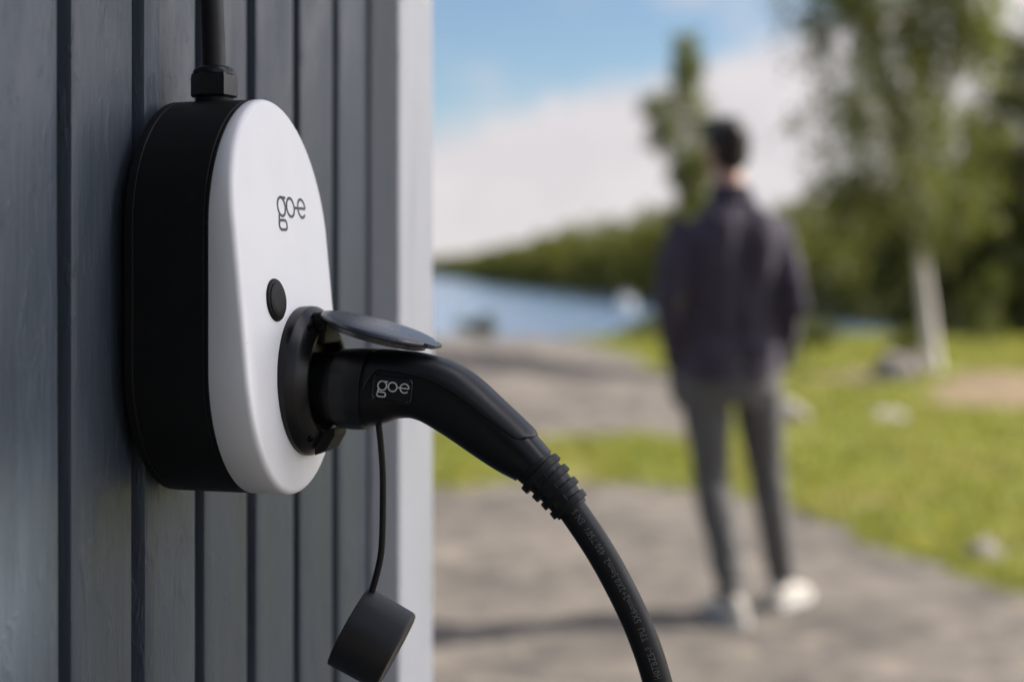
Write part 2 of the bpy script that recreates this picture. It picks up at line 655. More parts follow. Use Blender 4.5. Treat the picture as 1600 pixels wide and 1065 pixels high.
def ground_z(x, y):
    r = math.hypot(x - 0.6, y - 3.5)
    k = min(1.0, max(0.0, (r - 3.0) / 5.0))
    z = k * (0.10 * fbm(x, y, 0.35, 4) + 0.03 * fbm(x + 9, y, 1.4, 3))
    # the bare hump between the turf strip and the lake, then the fall to the shore
    hump = math.exp(-((x + 1.8) / 3.0) ** 2 - ((y - 15.5) / 4.2) ** 2)
    z += 0.36 * hump
    crest = 25.0 + 1.5 * fbm(x, 2.0, 0.08, 2)
    if y > crest:
        d = y - crest
        z -= min(9.0, 0.075 * d + 0.0012 * d * d)
    far = max(abs(x) - 60, -y - 25, 0)
    z -= min(9.0, 0.03 * far)
    return z


def build_ground():
    def axis(a, b, fine0, fine1, d, g):
        pts = list(np.arange(fine0, fine1 + 1e-6, d))
        st = d
        x = fine0
        while x > a:
            st *= g
            x -= st
            pts.insert(0, x)
        st = d
        x = fine1
        while x < b:
            st *= g
            x += st
            pts.append(x)
        return np.array(pts)
    xs = axis(-260, 260, -3, 6, 0.09, 1.11)
    ys = axis(-160, 210, 2.5, 12, 0.09, 1.055)
    X, Y = np.meshgrid(xs, ys)
    nx, ny = len(xs), len(ys)
    Z = np.array([[ground_z(x, y) for x in xs] for y in ys])
    turf = np.full(X.shape, -1e9)
    for p in TURF:
        turf = np.maximum(turf, seg_dist(X, Y, p))
    soil = np.full(X.shape, -1e9)
    for p in SOIL:
        soil = np.maximum(soil, seg_dist(X, Y, p))
    W = np.array([[fbm(x + 4, y - 3, 0.9, 4) for x in xs] for y in ys])
    turf = np.clip(0.5 + (turf + 0.42 * W) * 1.6 / (0.25 + 0.06 * np.abs(Y)), 0, 1)
    soil = np.clip(0.5 + (soil + 0.3 * W) * 0.9, 0, 1)
    Z = Z + 0.035 * turf
    V = np.stack([X.ravel(), Y.ravel(), Z.ravel()], 1)
    F = [(j * nx + i, j * nx + i + 1, (j + 1) * nx + i + 1, (j + 1) * nx + i) for j in range(ny - 1) for i in range(nx - 1)]
    o = mesh_obj('ground', V, F, 'ground', None, True, None)
    for nm, arr in (('turf', turf), ('soil', soil)):
        at = o.data.attributes.new(nm, 'FLOAT', 'POINT')
        at.data.foreach_set('value', arr.ravel().astype(np.float32))
    tag(o, 'grey bare rock ground with yellow-green turf strips', None, None, 'structure')


build_ground()


# ---- far shore land and its wood
SHORE = [(-1800, 1500), (-300, 1200), (-60, 1000), (-25, 720), (-8, 480), (6, 330), (17, 262), (23, 195), (28, 152), (33, 122), (45, 108),
         (70, 102), (260, 100), (900, 105)]


def shore_y(x):
    return float(np.interp(x, [p[0] for p in SHORE], [p[1] for p in SHORE]))


def far_z(x, y):
    d = y - shore_y(x)
    return WATER_Z + (min(2.2, d * 0.10) if d > 0 else d * 0.2) + min(9.0, 0.022 * max(0, d - 20)) * (1 if x > -100 else 0.4) \
        + min(3.6, 0.06 * max(0, d - 6)) * min(1.0, max(0.0, (x - 2) / 10.0))


def build_far_shore():
    xs = np.concatenate([np.linspace(-1800, -100, 12), np.linspace(-80, 200, 71), np.linspace(230, 900, 12)])
    ds = [-20, -4, 0, 4, 10, 25, 50, 90, 150, 260, 420]
    nx = len(xs)
    V, F = [], []
    for d in ds:
        for x in xs:
            y = shore_y(x) + d
            V.append((x, y, far_z(x, y)))
    for j in range(len(ds) - 1):
        for i in range(nx - 1):
            F.append((j * nx + i, j * nx + i + 1, (j + 1) * nx + i + 1, (j + 1) * nx + i))
    o = mesh_obj('far_shore', V, F, 'far_land', None, True, None)
    tag(o, 'low wooded land across the lake', None, None, 'structure')


build_far_shore()


def leaf_mesh(centers, size, rngl, flat=0.0, aspect=0.6, size_var=0.4):
    """diamond leaves (4 verts, one quad each) at the given centres, random orientation"""
    n = len(centers)
    a = rngl.normal(size=(n, 3))
    if flat:
        a[:, 2] *= (1 - flat)
    a /= np.linalg.norm(a, axis=1)[:, None]
    b = rngl.normal(size=(n, 3))
    b -= (b * a).sum(1)[:, None] * a
    b /= np.linalg.norm(b, axis=1)[:, None]
    nrm = np.cross(a, b)
    s = size * (1 + size_var * (rngl.random((n, 1)) * 2 - 1)) if np.isscalar(size) else size[:, None] * (1 + size_var * (rngl.random((n, 1)) * 2 - 1))
    p0 = centers - a * s * 0.5
    p2 = centers + a * s * 0.5
    p1 = centers + b * s * 0.5 * aspect + nrm * s * 0.08 - a * s * 0.05
    p3 = centers - b * s * 0.5 * aspect + nrm * s * 0.08 - a * s * 0.05
    V = np.stack([p0, p1, p2, p3], 1).reshape(-1, 3)
    F = np.arange(n * 4).reshape(n, 4)
    return V, F


def build_forest():
    r = np.random.default_rng(21)
    C, S = [], []
    cnt = 0
    while cnt < 2000:
        x = r.uniform(-75, 190) if r.random() < 0.75 else r.uniform(-560, -60)
        d = r.exponential(38) + 2
        if d > 200:
            continue
        y = shore_y(x) + d
        if abs(x) > y * 0.62 + 40:
            continue
        g = far_z(x, y)
        hgt = r.uniform(6.2, 10.4) * (1.0 if y > 230 else 0.62 + 0.38 * max(0.0, (y - 110) / 120))
        conif = r.random() < 0.15
        m = 110 if y < 400 else 60
        u = r.random(m)
        ang = r.uniform(0, 2 * np.pi, m)
        if conif:
            rad = (1 - u) ** 0.8 * hgt * 0.20 * np.sqrt(r.random(m))
            zz = g + hgt * (0.08 + 0.92 * u)
        else:
            k = r.normal(size=(m, 3))
            k /= np.linalg.norm(k, axis=1)[:, None]
            rr = r.random(m) ** 0.4
            rad = np.hypot(k[:, 0], k[:, 1]) * rr * hgt * 0.30
            zz = g + hgt * 0.55 + k[:, 2] * rr * hgt * 0.45
        C.append(np.stack([x + rad * np.cos(ang), y + rad * np.sin(ang), zz], 1))
        S.append(np.full(m, hgt * (0.11 if y < 400 else 0.16)))
        cnt += 1
    V, F = leaf_mesh(np.concatenate(C), np.concatenate(S), r, 0.2, 0.8)
    o = mesh_obj('forest', V, F, 'forest_leaf', None, False)
    tag(o, 'green mixed wood covering the far shore of the lake', 'forest', None, 'stuff')


build_forest()


# ---- grass blades on the turf
def build_grass():
    r = np.random.default_rng(5)
    N = 85000
    # denser close to the camera
    Y = 5.0 + 22.0 * r.random(N) ** 1.7
    X = -3.5 + (Y * 0.42 + 4.5) * r.random(N)
    inside = np.full(N, -1e9)
    for p in TURF:
        inside = np.maximum(inside, seg_dist(X, Y, p))
    soil = np.full(N, -1e9)
    for p in SOIL:
        soil = np.maximum(soil, seg_dist(X, Y, p))
    W = np.array([fbm(x + 4, y - 3, 0.9, 3) for x, y in zip(X, Y)])
    bare = np.array([fbm(x - 7, y + 2, 1.7, 3) for x, y in zip(X, Y)])
    keep = (inside + 0.28 * W > 0.05) & (bare < 0.35) & (soil < r.normal(0, 0.15, N))
    X, Y = X[keep], Y[keep]
    n = len(X)
    Z = np.array([ground_z(x, y) for x, y in zip(X, Y)]) + 0.025
    hgt = r.uniform(0.025, 0.06, n) * (1 + 0.02 * Y)
    ang = r.uniform(0, 2 * np.pi, n)
    w = 0.006 + 0.0012 * Y
    lean = r.normal(0, 0.45, (n, 2)) * hgt[:, None]
    c, s = np.cos(ang) * w, np.sin(ang) * w
    a = np.stack([X - c, Y - s, Z], 1)
    b = np.stack([X + c, Y + s, Z], 1)
    t = np.stack([X + lean[:, 0], Y + lean[:, 1], Z + hgt], 1)
    V = np.stack([a, b, t], 1).reshape(-1, 3)
    F = np.arange(n * 3).reshape(n, 3)
    o = mesh_obj('grass', V, F, 'grass_blade', None, False)
    tag(o, 'short sunlit yellow-green grass growing between the rocks', 'grass', None, 'stuff')


build_grass()


# ================================================================== the cabin
def build_cabin():
    base = (0.0, 1.4465, 0.0)
    root = wall_root('cabin', base)
    tag(root, 'blue-grey painted timber cabin with pale corner trim', 'building')
    T0, SP, GW = 0.7639, 0.0892, 0.0142
    zb, zt = 0.30, 2.46
    r = random.Random(3)
    # board profile: grooved cladding, every board a piece of its own
    for n in range(-5, 6):
        t0, t1 = T0 + SP * n + GW, T0 + SP * (n + 1)
        off = r.uniform(-0.0005, 0.0005)
        cup = r.uniform(-0.0006, 0.0009)
        bev = 0.0034
        prof = [(-0.0140, t0), (-0.0036 + off, t0 + r.uniform(-0.0004, 0.0004)), (-0.0011 + off, t0 + 0.0010), (off, t0 + bev)]
        for k in range(1, 8):
            u = k / 8
            prof.append((off + cup * math.sin(math.pi * u), t0 + bev + (t1 - t0 - 2 * bev) * u))
        prof += [(off, t1 - bev), (-0.0011 + off, t1 - 0.0010), (-0.0036 + off, t1), (-0.0140, t1)]
        rings = []
        nz = 36
        for j in range(nz + 1):
            z = zb + (zt - zb) * j / nz
            ring = []
            for (e, t) in prof:
                wob = 0.0006 * noise.noise(Vector((t * 3, z * 2.1, n * 5.3)))
                wt = 0.0013 * noise.noise(Vector((1 if t < (t0 + t1) / 2 else 7, z * 2.6, n * 3.1)))
                ring.append((e + (wob if e > -0.012 else 0), t + (wt if e > -0.012 else 0), z))
            rings.append(ring)
        mb = MB()
        mb.rings(rings)
        mb.build('board', 'paint', root, True, 35, base)
    mb = MB()
    mb.box((-0.03, -3.6, 0.28), (-0.0133, 1.4265, 2.47))
    mb.build('wall_sheathing', 'paint', root, False, None, base)
    # plain cladding of the wall out of sight behind the camera
    mb = MB()
    mb.box((-0.0130, -3.6, 0.30), (0.0, T0 - SP * 5, 2.46), 0.002)
    mb.build('rear_cladding', 'paint', root, True, 30, base)
    mb = MB()
    mb.box((-0.0128, 1.338, 0.27), (0.0195, 1.4465, 2.465), 0.0016)
    mb.build('corner_board', 'trim', root, True, 30, base)
    mb = MB()
    mb.box((-0.118, 1.4268, 0.27), (-0.0135, 1.4463, 2.465), 0.0016)
    mb.build('corner_board', 'trim', root, True, 30, base)
    mb = MB()
    mb.box((-3.6, -3.6, 0.28), (-0.0302, 1.4263, 2.47))
    mb.build('wall', 'paint', root, False, None, base)
    mb = MB()
    mb.box((-3.62, -3.62, -0.3), (-0.015, 1.42, 0.2795), 0.01)
    mb.build('foundation', 'foundation', root, True, 30, base)
    mb = MB()
    mb.rings([[(-3.9, -3.9, 2.47), (0.22, -3.9, 2.47), (0.22, 1.66, 2.47), (-3.9, 1.66, 2.47)],
              [(-3.9, -3.9, 2.60), (0.22, -3.9, 2.60), (0.22, 1.66, 2.60), (-3.9, 1.66, 2.60)],
              [(-1.9, -3.9, 3.5), (-1.8, -3.9, 3.5), (-1.8, 1.66, 3.5), (-1.9, 1.66, 3.5)]])
    mb.build('roof', 'roof', root, False, None, base)


build_cabin()


# ================================================================== wall charger
TC = 0.9


def outline(n=96, inset=0.0):
    """upright capsule with elliptic ends, list of (t, z)"""
    a, b = 0.0775 - inset, 0.0890 - inset
    zt, zb = 1.2755, 1.1865
    pts = []
    k = n // 2
    for i in range(k):
        ph = math.pi * i / (k - 1)
        pts.append((TC + a * math.cos(ph), zt + b * math.sin(ph)))
    for i in range(k):
        ph = math.pi + math.pi * i / (k - 1)
        pts.append((TC + a * math.cos(ph), zb + (b + 0.001) * math.sin(ph)))
    return pts


FZ = np.polyfit([1.3645, 1.31, 1.275, 1.233, 1.16, 1.0965], [0.0765, 0.0825, 0.0875, 0.0925, 0.097, 0.098], 3)


def face_e(z):
    return float(np.polyval(FZ, z))


def stroke(mb, pts, w, place, closed=False, h=0.0004):
    """flat ribbon along 2-D points; place(x, y, lift) gives the 3-D point"""
    n = len(pts)
    L_, R_ = [], []
    for i in range(n):
        p = np.array(pts[i])
        q0 = np.array(pts[i - 1] if (i > 0 or closed) else pts[i])
        q1 = np.array(pts[(i + 1) % n] if (i < n - 1 or closed) else pts[i])
        d = q1 - q0
        d = d / (np.linalg.norm(d) + 1e-12)
        nn = np.array((-d[1], d[0]))
        L_.append(p + nn * w / 2)
        R_.append(p - nn * w / 2)
    rings = [[place(*l, 0), place(*l, h), place(*q, h), place(*q, 0)] for l, q in zip(L_, R_)]
    if closed:
        rings.append(rings[0])
        mb.rings(rings, False, False)
    else:
        mb.rings(rings)


def logo(mb, place, r, w, sp1, sp2):
    def arc(cx, cy, rx, ry, a0, a1, n=40):
        return [(cx + rx * math.cos(R(a0 + (a1 - a0) * i / n)), cy + ry * math.sin(R(a0 + (a1 - a0) * i / n))) for i in range(n + 1)]
    # g: bowl, ear, link and open lower loop
    stroke(mb, arc(0, 0, r, r, 0, 351, 44), w, place, True)
    stroke(mb, [(-0.15 * r, r), (0.45 * r, 0.99 * r), (1.22 * r, 0.97 * r)], w, place)
    loop = arc(0.42 * r, -1.95 * r, 0.52 * r, 0.5 * r, -90, 90, 16) + arc(-0.55 * r, -1.95 * r, 0.52 * r, 0.5 * r, 90, 270, 16)
    stroke(mb, loop, w, place, True)
    stroke(mb, [(-0.72 * r, -0.74 * r), (-0.88 * r, -1.1 * r), (-0.95 * r, -1.5 * r), (-1.03 * r, -1.8 * r), (-1.07 * r, -1.98 * r)], w, place)
    # o
    stroke(mb, arc(sp1, 0, r, r, 0, 351, 44), w, place, True)
    # dash running into the bar of e
    stroke(mb, [(sp1 + r * 1.22, 0), (sp2 - r * 0.5, 0), (sp2 + r, 0)], w, place)
    stroke(mb, arc(sp2, 0, r, r, 0, 318, 44), w, place)


def build_charger():
    base = (0.0, TC, 1.0965)
    root = wall_root('wall_charger', base)
    tag(root, 'oval wall charger with white front and black body on blue-grey boards', 'charger')

    def slab(name, e_list, mat):
        mb = MB()
        mb.rings([[(e, t, z) for t, z in outline(120, ins)] for e, ins in e_list])
        return mb.build(name, mat, root, True, 30, base)
    slab('mounting_bracket', [(0.0006, 0.013), (0.0100, 0.012)], 'black_plastic')
    slab('back_plate', [(0.0094, 0.013), (0.0094, 0.0012), (0.0104, 0.0002), (0.0155, 0.0), (0.0162, 0.0006), (0.0162, 0.003)], 'black_plastic')
    slab('seam_gasket', [(0.0162, 0.0012), (0.0168, 0.0012)], 'seam')
    slab('body', [(0.0168, 0.003), (0.0168, 0.0006), (0.0175, 0.0), (0.0655, 0.0), (0.0661, 0.0008), (0.0667, 0.0008), (0.0672, 0.0001),
                  (0.0684, 0.0001), (0.0688, 0.0006), (0.0688, 0.003)], 'black_plastic')
    # white shell: straight skirt, rolled edge, slanting face
    mb = MB()
    rings = []
    o0 = outline(120, 0.0)
    fr = 0.0038
    rings.append([(0.0690, t, z) for t, z in outline(120, 0.002)])
    rings.append([(0.0690, t, z) for t, z in outline(120, 0.0004)])
    rings.append([(0.0694, t, z) for t, z in o0])
    for k in range(0, 9):
        a = math.pi / 2 * k / 8
        ins = fr * (1 - math.cos(a))
        up = fr * math.sin(a)
        rings.append([(max(0.0696 + 0.0002 * k, face_e(z) - fr + up), t, z) for t, z in outline(120, ins)])
    inner = outline(120, fr)
    cz = 1.231
    for s in (0.985, 0.95, 0.88, 0.78, 0.66, 0.53, 0.4, 0.27, 0.14, 0.03):
        rings.append([(face_e(cz + (z - cz) * s), TC + (t - TC) * s, cz + (z - cz) * s) for t, z in inner])
    mb.rings(rings)
    mb.build('front_shell', 'white_plastic', root, True, 50, base)
    # push button
    bt, bz = 0.8735, 1.2284
    be = face_e(bz)
    tilt = Vector((1.0, 0.0, 0.10)).normalized()
    mb = MB()
    mb.lathe((be - 0.001, bt, bz), tilt, [(0, 0.0143), (0.0016, 0.0143), (0.0024, 0.0138), (0.0027, 0.0130)], 56)
    bez = mb.build('button', 'black_plastic', root, True, 40, base)
    mb = MB()
    mb.lathe((be + 0.0014, bt, bz), tilt, [(0, 0.0122), (0.0010, 0.0121), (0.0013, 0.0117), (0.0013, 0.006), (0.0013, 0.0005)], 56)
    mb.build('button_cap', 'black_plastic', bez, True, 40, base)
    # printed logo on the face
    mb = MB()
    g_t, g_z = 0.8990, 1.2915

    def place(x, y, lift):
        z = g_z + y
        return (face_e(z) + 0.00012 + lift * 0.4, g_t + x, z)
    logo(mb, place, 0.0064, 0.0019, 0.0152, 0.0345)
    mb.build('logo', 'logo_dark', root, False, None, base)
    # inlet socket
    st, sz = 0.918, 1.172
    mb = MB()
    mb.lathe((0.0, st, sz), (1, 0, 0), [(0.085, 0.0505), (0.0985, 0.0515), (0.1010, 0.0513), (0.1020, 0.0508), (0.1062, 0.0472),
                                         (0.1070, 0.0464), (0.1118, 0.0385), (0.1122, 0.0375), (0.1122, 0.0350), (0.1112, 0.0338), (0.1000, 0.0330),
                                         (0.1000, 0.0005)], 96)
    sock = mb.build('socket', 'black_satin', root, True, 18, base)
    for (dt, dz) in ((-0.0235, 0.0372), (0.0235, 0.0372), (-0.0235, -0.0372), (0.0235, -0.0372)):
        mb = MB()
        mb.lathe((0.1072, st + dt, sz + dz), (1, 0, 0), [(0.0, 0.0026), (0.0022, 0.0026), (0.0022, 0.0020), (0.0008, 0.0018), (0.0008, 0.0002)], 20)
        mb.build('screw', 'void', sock, True, 30, base)
    # latch tongue at the bottom of the socket
    mb = MB()
    mb.rings([[(0.107, st - 0.012, sz - 0.050), (0.107, st + 0.014, sz - 0.050), (0.107, st + 0.014, sz - 0.034), (0.107, st - 0.012, sz - 0.034)],
              [(0.1145, st - 0.011, sz - 0.0465), (0.1145, st + 0.013, sz - 0.0465), (0.1145, st + 0.013, sz - 0.033), (0.1145, st - 0.011, sz - 0.033)],
              [(0.1205, st - 0.010, sz - 0.0365), (0.1205, st + 0.012, sz - 0.0365), (0.1205, st + 0.012, sz - 0.031), (0.1205, st - 0.010, sz - 0.031)]])
    mb.build('latch', 'black_plastic', sock, True, 30, base)
    # hinge and open lid
    mb = MB()
    for s in (-1, 1):
        mb.box((0.1060, st + s * 0.012 - 0.004, sz + 0.0340), (0.1165, st + s * 0.012 + 0.004, sz + 0.0475), 0.0012)
    mb.box((0.1005, st - 0.0150, sz + 0.0262), (0.1150, st + 0.0150, sz + 0.0425), 0.0014)
    mb.tube([(0.1125, st - 0.0175, sz + 0.0435), (0.1125, st + 0.0175, sz + 0.0435)], 0.0026, 12)
    mb.build('hinge', 'black_plastic', sock, True, 30, base)
    # lid: local frame u along the lid outwards, w along t, n its outer side
    ang = R(-15.5)
    u = Vector((math.cos(ang), 0, math.sin(ang)))
    nn = Vector((-math.sin(ang), 0, math.cos(ang)))
    hinge = Vector((0.1075, st, sz + 0.0470))
    ctr = hinge + u * 0.0425
    mb = MB()
    rl = 0.0405
    prof = [(-0.0046, 0.0335), (-0.0050, 0.0345), (-0.0012, 0.0350), (-0.0010, 0.0392), (0.0, rl), (0.0012, rl), (0.0022, 0.0398), (0.0030, 0.037),
            (0.0039, 0.030), (0.0044, 0.020), (0.0046, 0.010), (0.0046, 0.0004)]
    mb.lathe(ctr, nn, prof, 72)
    lid = mb.build('lid', 'lid_plastic', sock, True, 30, base)
    mb = MB()
    # thumb lip at the free end and the arm at the hinge
    c2 = ctr + u * (rl - 0.004)
    rings = []
    for k, (du, hw, th) in enumerate(((0, 0.013, 0.0016), (0.004, 0.0125, 0.0016), (0.0068, 0.010, 0.0014), (0.0080, 0.0070, 0.0009))):
        c = c2 + u * du
        rings.append([c + Vector((0, -hw, 0)) - nn * (th - 0.0006), c + Vector((0, hw, 0)) - nn * (th - 0.0006),
                      c + Vector((0, hw, 0)) + nn * (th + 0.0006), c + Vector((0, -hw, 0)) + nn * (th + 0.0006)])
    mb.rings(rings)
    mb.build('thumb_lip', 'lid_plastic', sock, True, 30, base)
    mb = MB()
    c0 = hinge + u * -0.001
    rings = []
    for du, hw, lo, hi in ((0, 0.007, -0.006, 0.000), (0.006, 0.0085, -0.0075, 0.0026), (0.014, 0.010, -0.0045, 0.0022)):
        c = c0 + u * du
        rings.append([c + Vector((0, -hw, 0)) + nn * lo, c + Vector((0, hw, 0)) + nn * lo, c + Vector((0, hw, 0)) + nn * hi, c + Vector((0, -hw, 0)) + nn * hi])
    mb.rings(rings)
    o = mb.build('lid_arm', 'lid_plastic', sock, True, 30, base)
    # cable gland and the feed from above
    ge, gt = 0.0350, 0.9
    mb = MB()
    mb.lathe((ge, gt, 1.3550), (0, 0, 1), [(0, 0.0128), (0.0115, 0.0128), (0.0115, 0.0120), (0.0130, 0.0120)], 40)
    gl = mb.build('cable_gland', 'black_plastic', root, True, 30, base)
    mb = MB()
    hexr = []
    for z, s in ((1.3672, 0.94), (1.3684, 1.0), (1.3800, 1.0), (1.3835, 0.97)):
        hexr.append([(ge + 0.0160 * s * math.cos(R(60 * k + 20)), gt + 0.0160 * s * math.sin(R(60 * k + 20)), z) for k in range(6)])
    mb.rings(hexr)
    mb.lathe((ge, gt, 1.3830), (0, 0, 1), [(0, 0.0146), (0.0022, 0.0144), (0.0042, 0.0130), (0.0054, 0.0105), (0.0054, 0.0086)], 40)
    mb.build('gland_nut', 'black_satin', gl, True, 30, base)
    mb = MB()
    P = [(0.0350, gt, 1.36), (0.0345, gt, 1.40), (0.0325, gt, 1.45), (0.0295, gt, 1.55), (0.024, gt, 1.8), (0.020, gt, 2.1), (0.018, gt, 2.468)]
    mb.tube(catmull(P, 5), 0.0080, 20)
    mb.build('supply_cable', 'black_rubber', root, True, 40, base)


build_charger()


# ================================================================== charging plug and cable
def superellipse(c, up, wd, hw, n=40, ex=2.5):
    """closed section: c centre, up half-vector, wd unit width direction, hw half width"""
    pts = []
    for k in range(n):
        a = 2 * math.pi * k / n
        ca, sa = math.cos(a), math.sin(a)
        x = math.copysign(abs(ca) ** (2 / ex), ca)
        y = math.copysign(abs(sa) ** (2 / ex), sa)
        pts.append(c + wd * (hw * x) + up * y)
    return pts


def build_plug():
    PT = 0.918
    SH = -0.0025
    base = (0.1, PT, 0.0)
    root = wall_root('charging_plug', base)
    tag(root, 'black charging plug and cable pushed into the wall charger', 'charging cable')
    top = [(0.1335, 1.1930), (0.1432, 1.1930), (0.1639, 1.1924), (0.1821, 1.1905), (0.2001, 1.1861), (0.2179, 1.1770), (0.2400, 1.1583), (0.2574, 1.1427), (0.2713, 1.1280)]
    bot = [(0.1335, 1.1408), (0.1409, 1.1411), (0.1560, 1.1436), (0.1684, 1.1478), (0.1810, 1.1470), (0.1990, 1.1375), (0.2190, 1.1248), (0.2360, 1.1146), (0.2487, 1.1086)]
    hws = [0.0258, 0.0256, 0.0240, 0.0222, 0.0212, 0.0204, 0.0192, 0.0182, 0.0172]
    exs = [2.1, 2.2, 2.5, 2.6, 2.6, 2.5, 2.4, 2.3, 2.2]
    st = catmull([(a[0], a[1], b[0], b[1], h, x) for a, b, h, x in zip(top, bot, hws, exs)], 7)
    W = Vector((0, 1, 0))

    def section(s, grow=0.0, n=48):
        t_, b_ = Vector((s[0] + SH, PT, s[1])), Vector((s[2] + SH, PT, s[3]))
        c = (t_ + b_) / 2
        up = (t_ - b_) / 2
        up = up * ((up.length + grow) / up.length)
        return superellipse(c, up, W, s[4] + grow, n, s[5])
    # barrel in the socket
    mb = MB()
    mb.lathe((0.0, PT, 1.1669), (1, 0, 0), [(0.090, 0.0245), (0.1225, 0.0252), (0.1240, 0.0256), (0.1246, 0.0252), (0.1246, 0.02)], 64)
    mb.build('barrel', 'black_grip', root, True, 30, base)
    mb = MB()
    mb.lathe((0.0, PT, 1.1669), (1, 0, 0), [(0.1244, 0.0245), (0.1300, 0.0245)], 64)
    mb.build('joint_ring', 'void', root, True, 30, base)
    # handle core
    mb = MB()
    full = [section(s) for s in st]
    s0 = st[0]
    front = [list(s0)]
    mb.rings([section(s0, -0.004)] + full + [section(st[-1], -0.002)])
    mb.build('handle', 'black_satin', root, True, 40, base)
    # front band: full ring, proud of the core
    nb = 7
    mb = MB()
    z0 = [list(s0)]
    ext = list(s0)
    ext[0] -= 0.0085
    ext[2] -= 0.0085
    band = [section(ext, -0.0010), section(ext, 0.0010), section(s0, 0.0016)] + [section(s, 0.0017) for s in st[1:nb + 3]] + [section(st[nb + 2], 0.0006), section(st[nb + 2], -0.001)]
    mb.rings(band, False, False)
    mb.build('front_band', 'black_grip', root, True, 30, base)
    # grip cover over the back of the handle, its lower edge stepping up to the seam
    mb = MB()
    outer, inner = [], []
    last = 7 * 7 + 2
    for i in range(nb + 3, last + 1):
        s = st[i]
        # seam height as a fraction of the half section (1 at the top)
        q = (i - nb - 3) / (last - nb - 3)
        v0 = 0.60 - 0.18 * math.sin(math.pi * q)
        if q < 0.06:
            v0 = 0.60 - 0.55 * (1 - q / 0.06)
        if q > 0.93:
            v0 = v0 + (0.97 - v0) * ((q - 0.93) / 0.07) ** 1.5
        t_, b_ = Vector((s[0] + SH, PT, s[1])), Vector((s[2] + SH, PT, s[3]))
        c, up = (t_ + b_) / 2, (t_ - b_) / 2
        ex = s[5]
        m = 24
        ro, ri = [], []
        a0 = math.asin(min(1, max(-1, math.copysign(abs(v0) ** (ex / 2), v0))))
        for k in range(m + 1):
            a = a0 + (math.pi - 2 * a0) * k / m
            ca, sa = math.cos(a), math.sin(a)
            x = math.copysign(abs(ca) ** (2 / ex), ca)
            y = math.copysign(abs(sa) ** (2 / ex), sa)
            edge = min(k, m - k)
            g = 0.0012 if edge == 0 else 0.0017
            if i == last:
                g = 0.0010
            L = up.length
            ro.append(c + W * ((s[4] + g) * x) + up * (y * (L + g) / L))
            ri.append(c + W * ((s[4] - 0.0008) * x) + up * (y * (L - 0.0008) / L))
        outer.append(ro + ri[::-1])
    mb.rings(outer)
    mb.build('grip_cover', 'black_grip', root, True, 35, base)
    # badge on the side towards the viewer
    bc = Vector((0.1665, 0, 1.1690))
    rot = R(-6)
    ux, uz = Vector((math.cos(rot), 0, math.sin(rot))), Vector((-math.sin(rot), 0, math.cos(rot)))

    def side_t(e, z):
        """t of the handle's near side at (e, z)"""
        best = min(st, key=lambda s: abs((s[0] + s[2]) / 2 + SH - e))
        c = (best[1] + best[3]) / 2
        hh = math.hypot(best[0] - best[2], best[1] - best[3]) / 2
        v = min(0.98, abs(z - c) / hh)
        return PT - best[4] * (1 - v ** best[5]) ** (1 / best[5])

    tb = min(side_t(bc.x + ux.x * a + uz.x * b, bc.z + ux.z * a + uz.z * b) for a in (-0.012, 0.0, 0.012) for b in (-0.008, 0, 0.008))

    def bpt(x, y, lift):
        p = bc + ux * x + uz * y
        # badge plane turns with the tapering side
        return Vector((p.x, tb + 0.034 * (x + 0.004) - lift, p.z))
    mb = MB()

    def rr(hx, hy, lift, r=0.003):
        pts = []
        for cx, cy, a0 in ((hx - r, hy - r, 0), (-hx + r, hy - r, 90), (-hx + r, -hy + r, 180), (hx - r, -hy + r, 270)):
            for k in range(6):
                a = R(a0 + 90 * k / 5)
                pts.append(bpt(cx + r * math.cos(a), cy + r * math.sin(a), lift))
        return pts
    mb.rings([rr(0.0142, 0.0086, -0.008), rr(0.0142, 0.0086, 0.0002), rr(0.0137, 0.0081, 0.0007), rr(0.0130, 0.0074, 0.0007), rr(0.0126, 0.0070, 0.0003)])
    badge = mb.build('badge', 'badge', root, True, 30, base)
    mb = MB()
    logo(mb, lambda x, y, l: bpt(x - 0.0066, y + 0.0020, 0.00035 + l * 0.5), 0.0030, 0.00085, 0.0072, 0.0155)
    mb.build('badge_logo', 'logo_light', badge, False, None, base)
    # strain relief
    cpath = [(0.2500, 1.1285), (0.2611, 1.1174), (0.2742, 1.1052), (0.2876, 1.0888), (0.3073, 1.0603), (0.3251, 1.0278), (0.3356, 1.0034), (0.3428, 0.9810), (0.3494, 0.9546),
             (0.3640, 0.88), (0.380, 0.76), (0.392, 0.55), (0.400, 0.32), (0.425, 0.12), (0.50, 0.035), (0.62, 0.018)]
    P = catmull([(e + SH, PT, z) for e, z in cpath], 14)
    P += [np.array((0.62 + SH + 0.10 * k, PT - 0.012 * k * k, 0.018)) for k in range(1, 9)]
    P = [Vector(p) for p in P]
    arc = [0.0]
    for a, b in zip(P, P[1:]):
        arc.append(arc[-1] + (b - a).length)

    def at(s):
        s = max(0, min(arc[-1] - 1e-6, s))
        i = max(k for k in range(len(arc) - 1) if arc[k] <= s)
        f = (s - arc[i]) / (arc[i + 1] - arc[i])
        p = P[i].lerp(P[i + 1], f)
        j = max(1, min(len(P) - 2, i))
        d0 = (P[j + 1] - P[j - 1])
        j2 = max(1, min(len(P) - 2, i + 1))
        d = d0.lerp(P[j2 + 1] - P[j2 - 1], f).normalized()
        return p, d
    s_a = 0.0145      # end face of the handle
    mb = MB()
    ss = np.linspace(s_a - 0.004, s_a + 0.0385, 12)
    mb.tube([at(s)[0] for s in ss], [0.0142 - 0.0030 * k / 11 for k in range(12)], 28)
    boot = mb.build('strain_relief', 'black_rubber', root, True, 40, base)
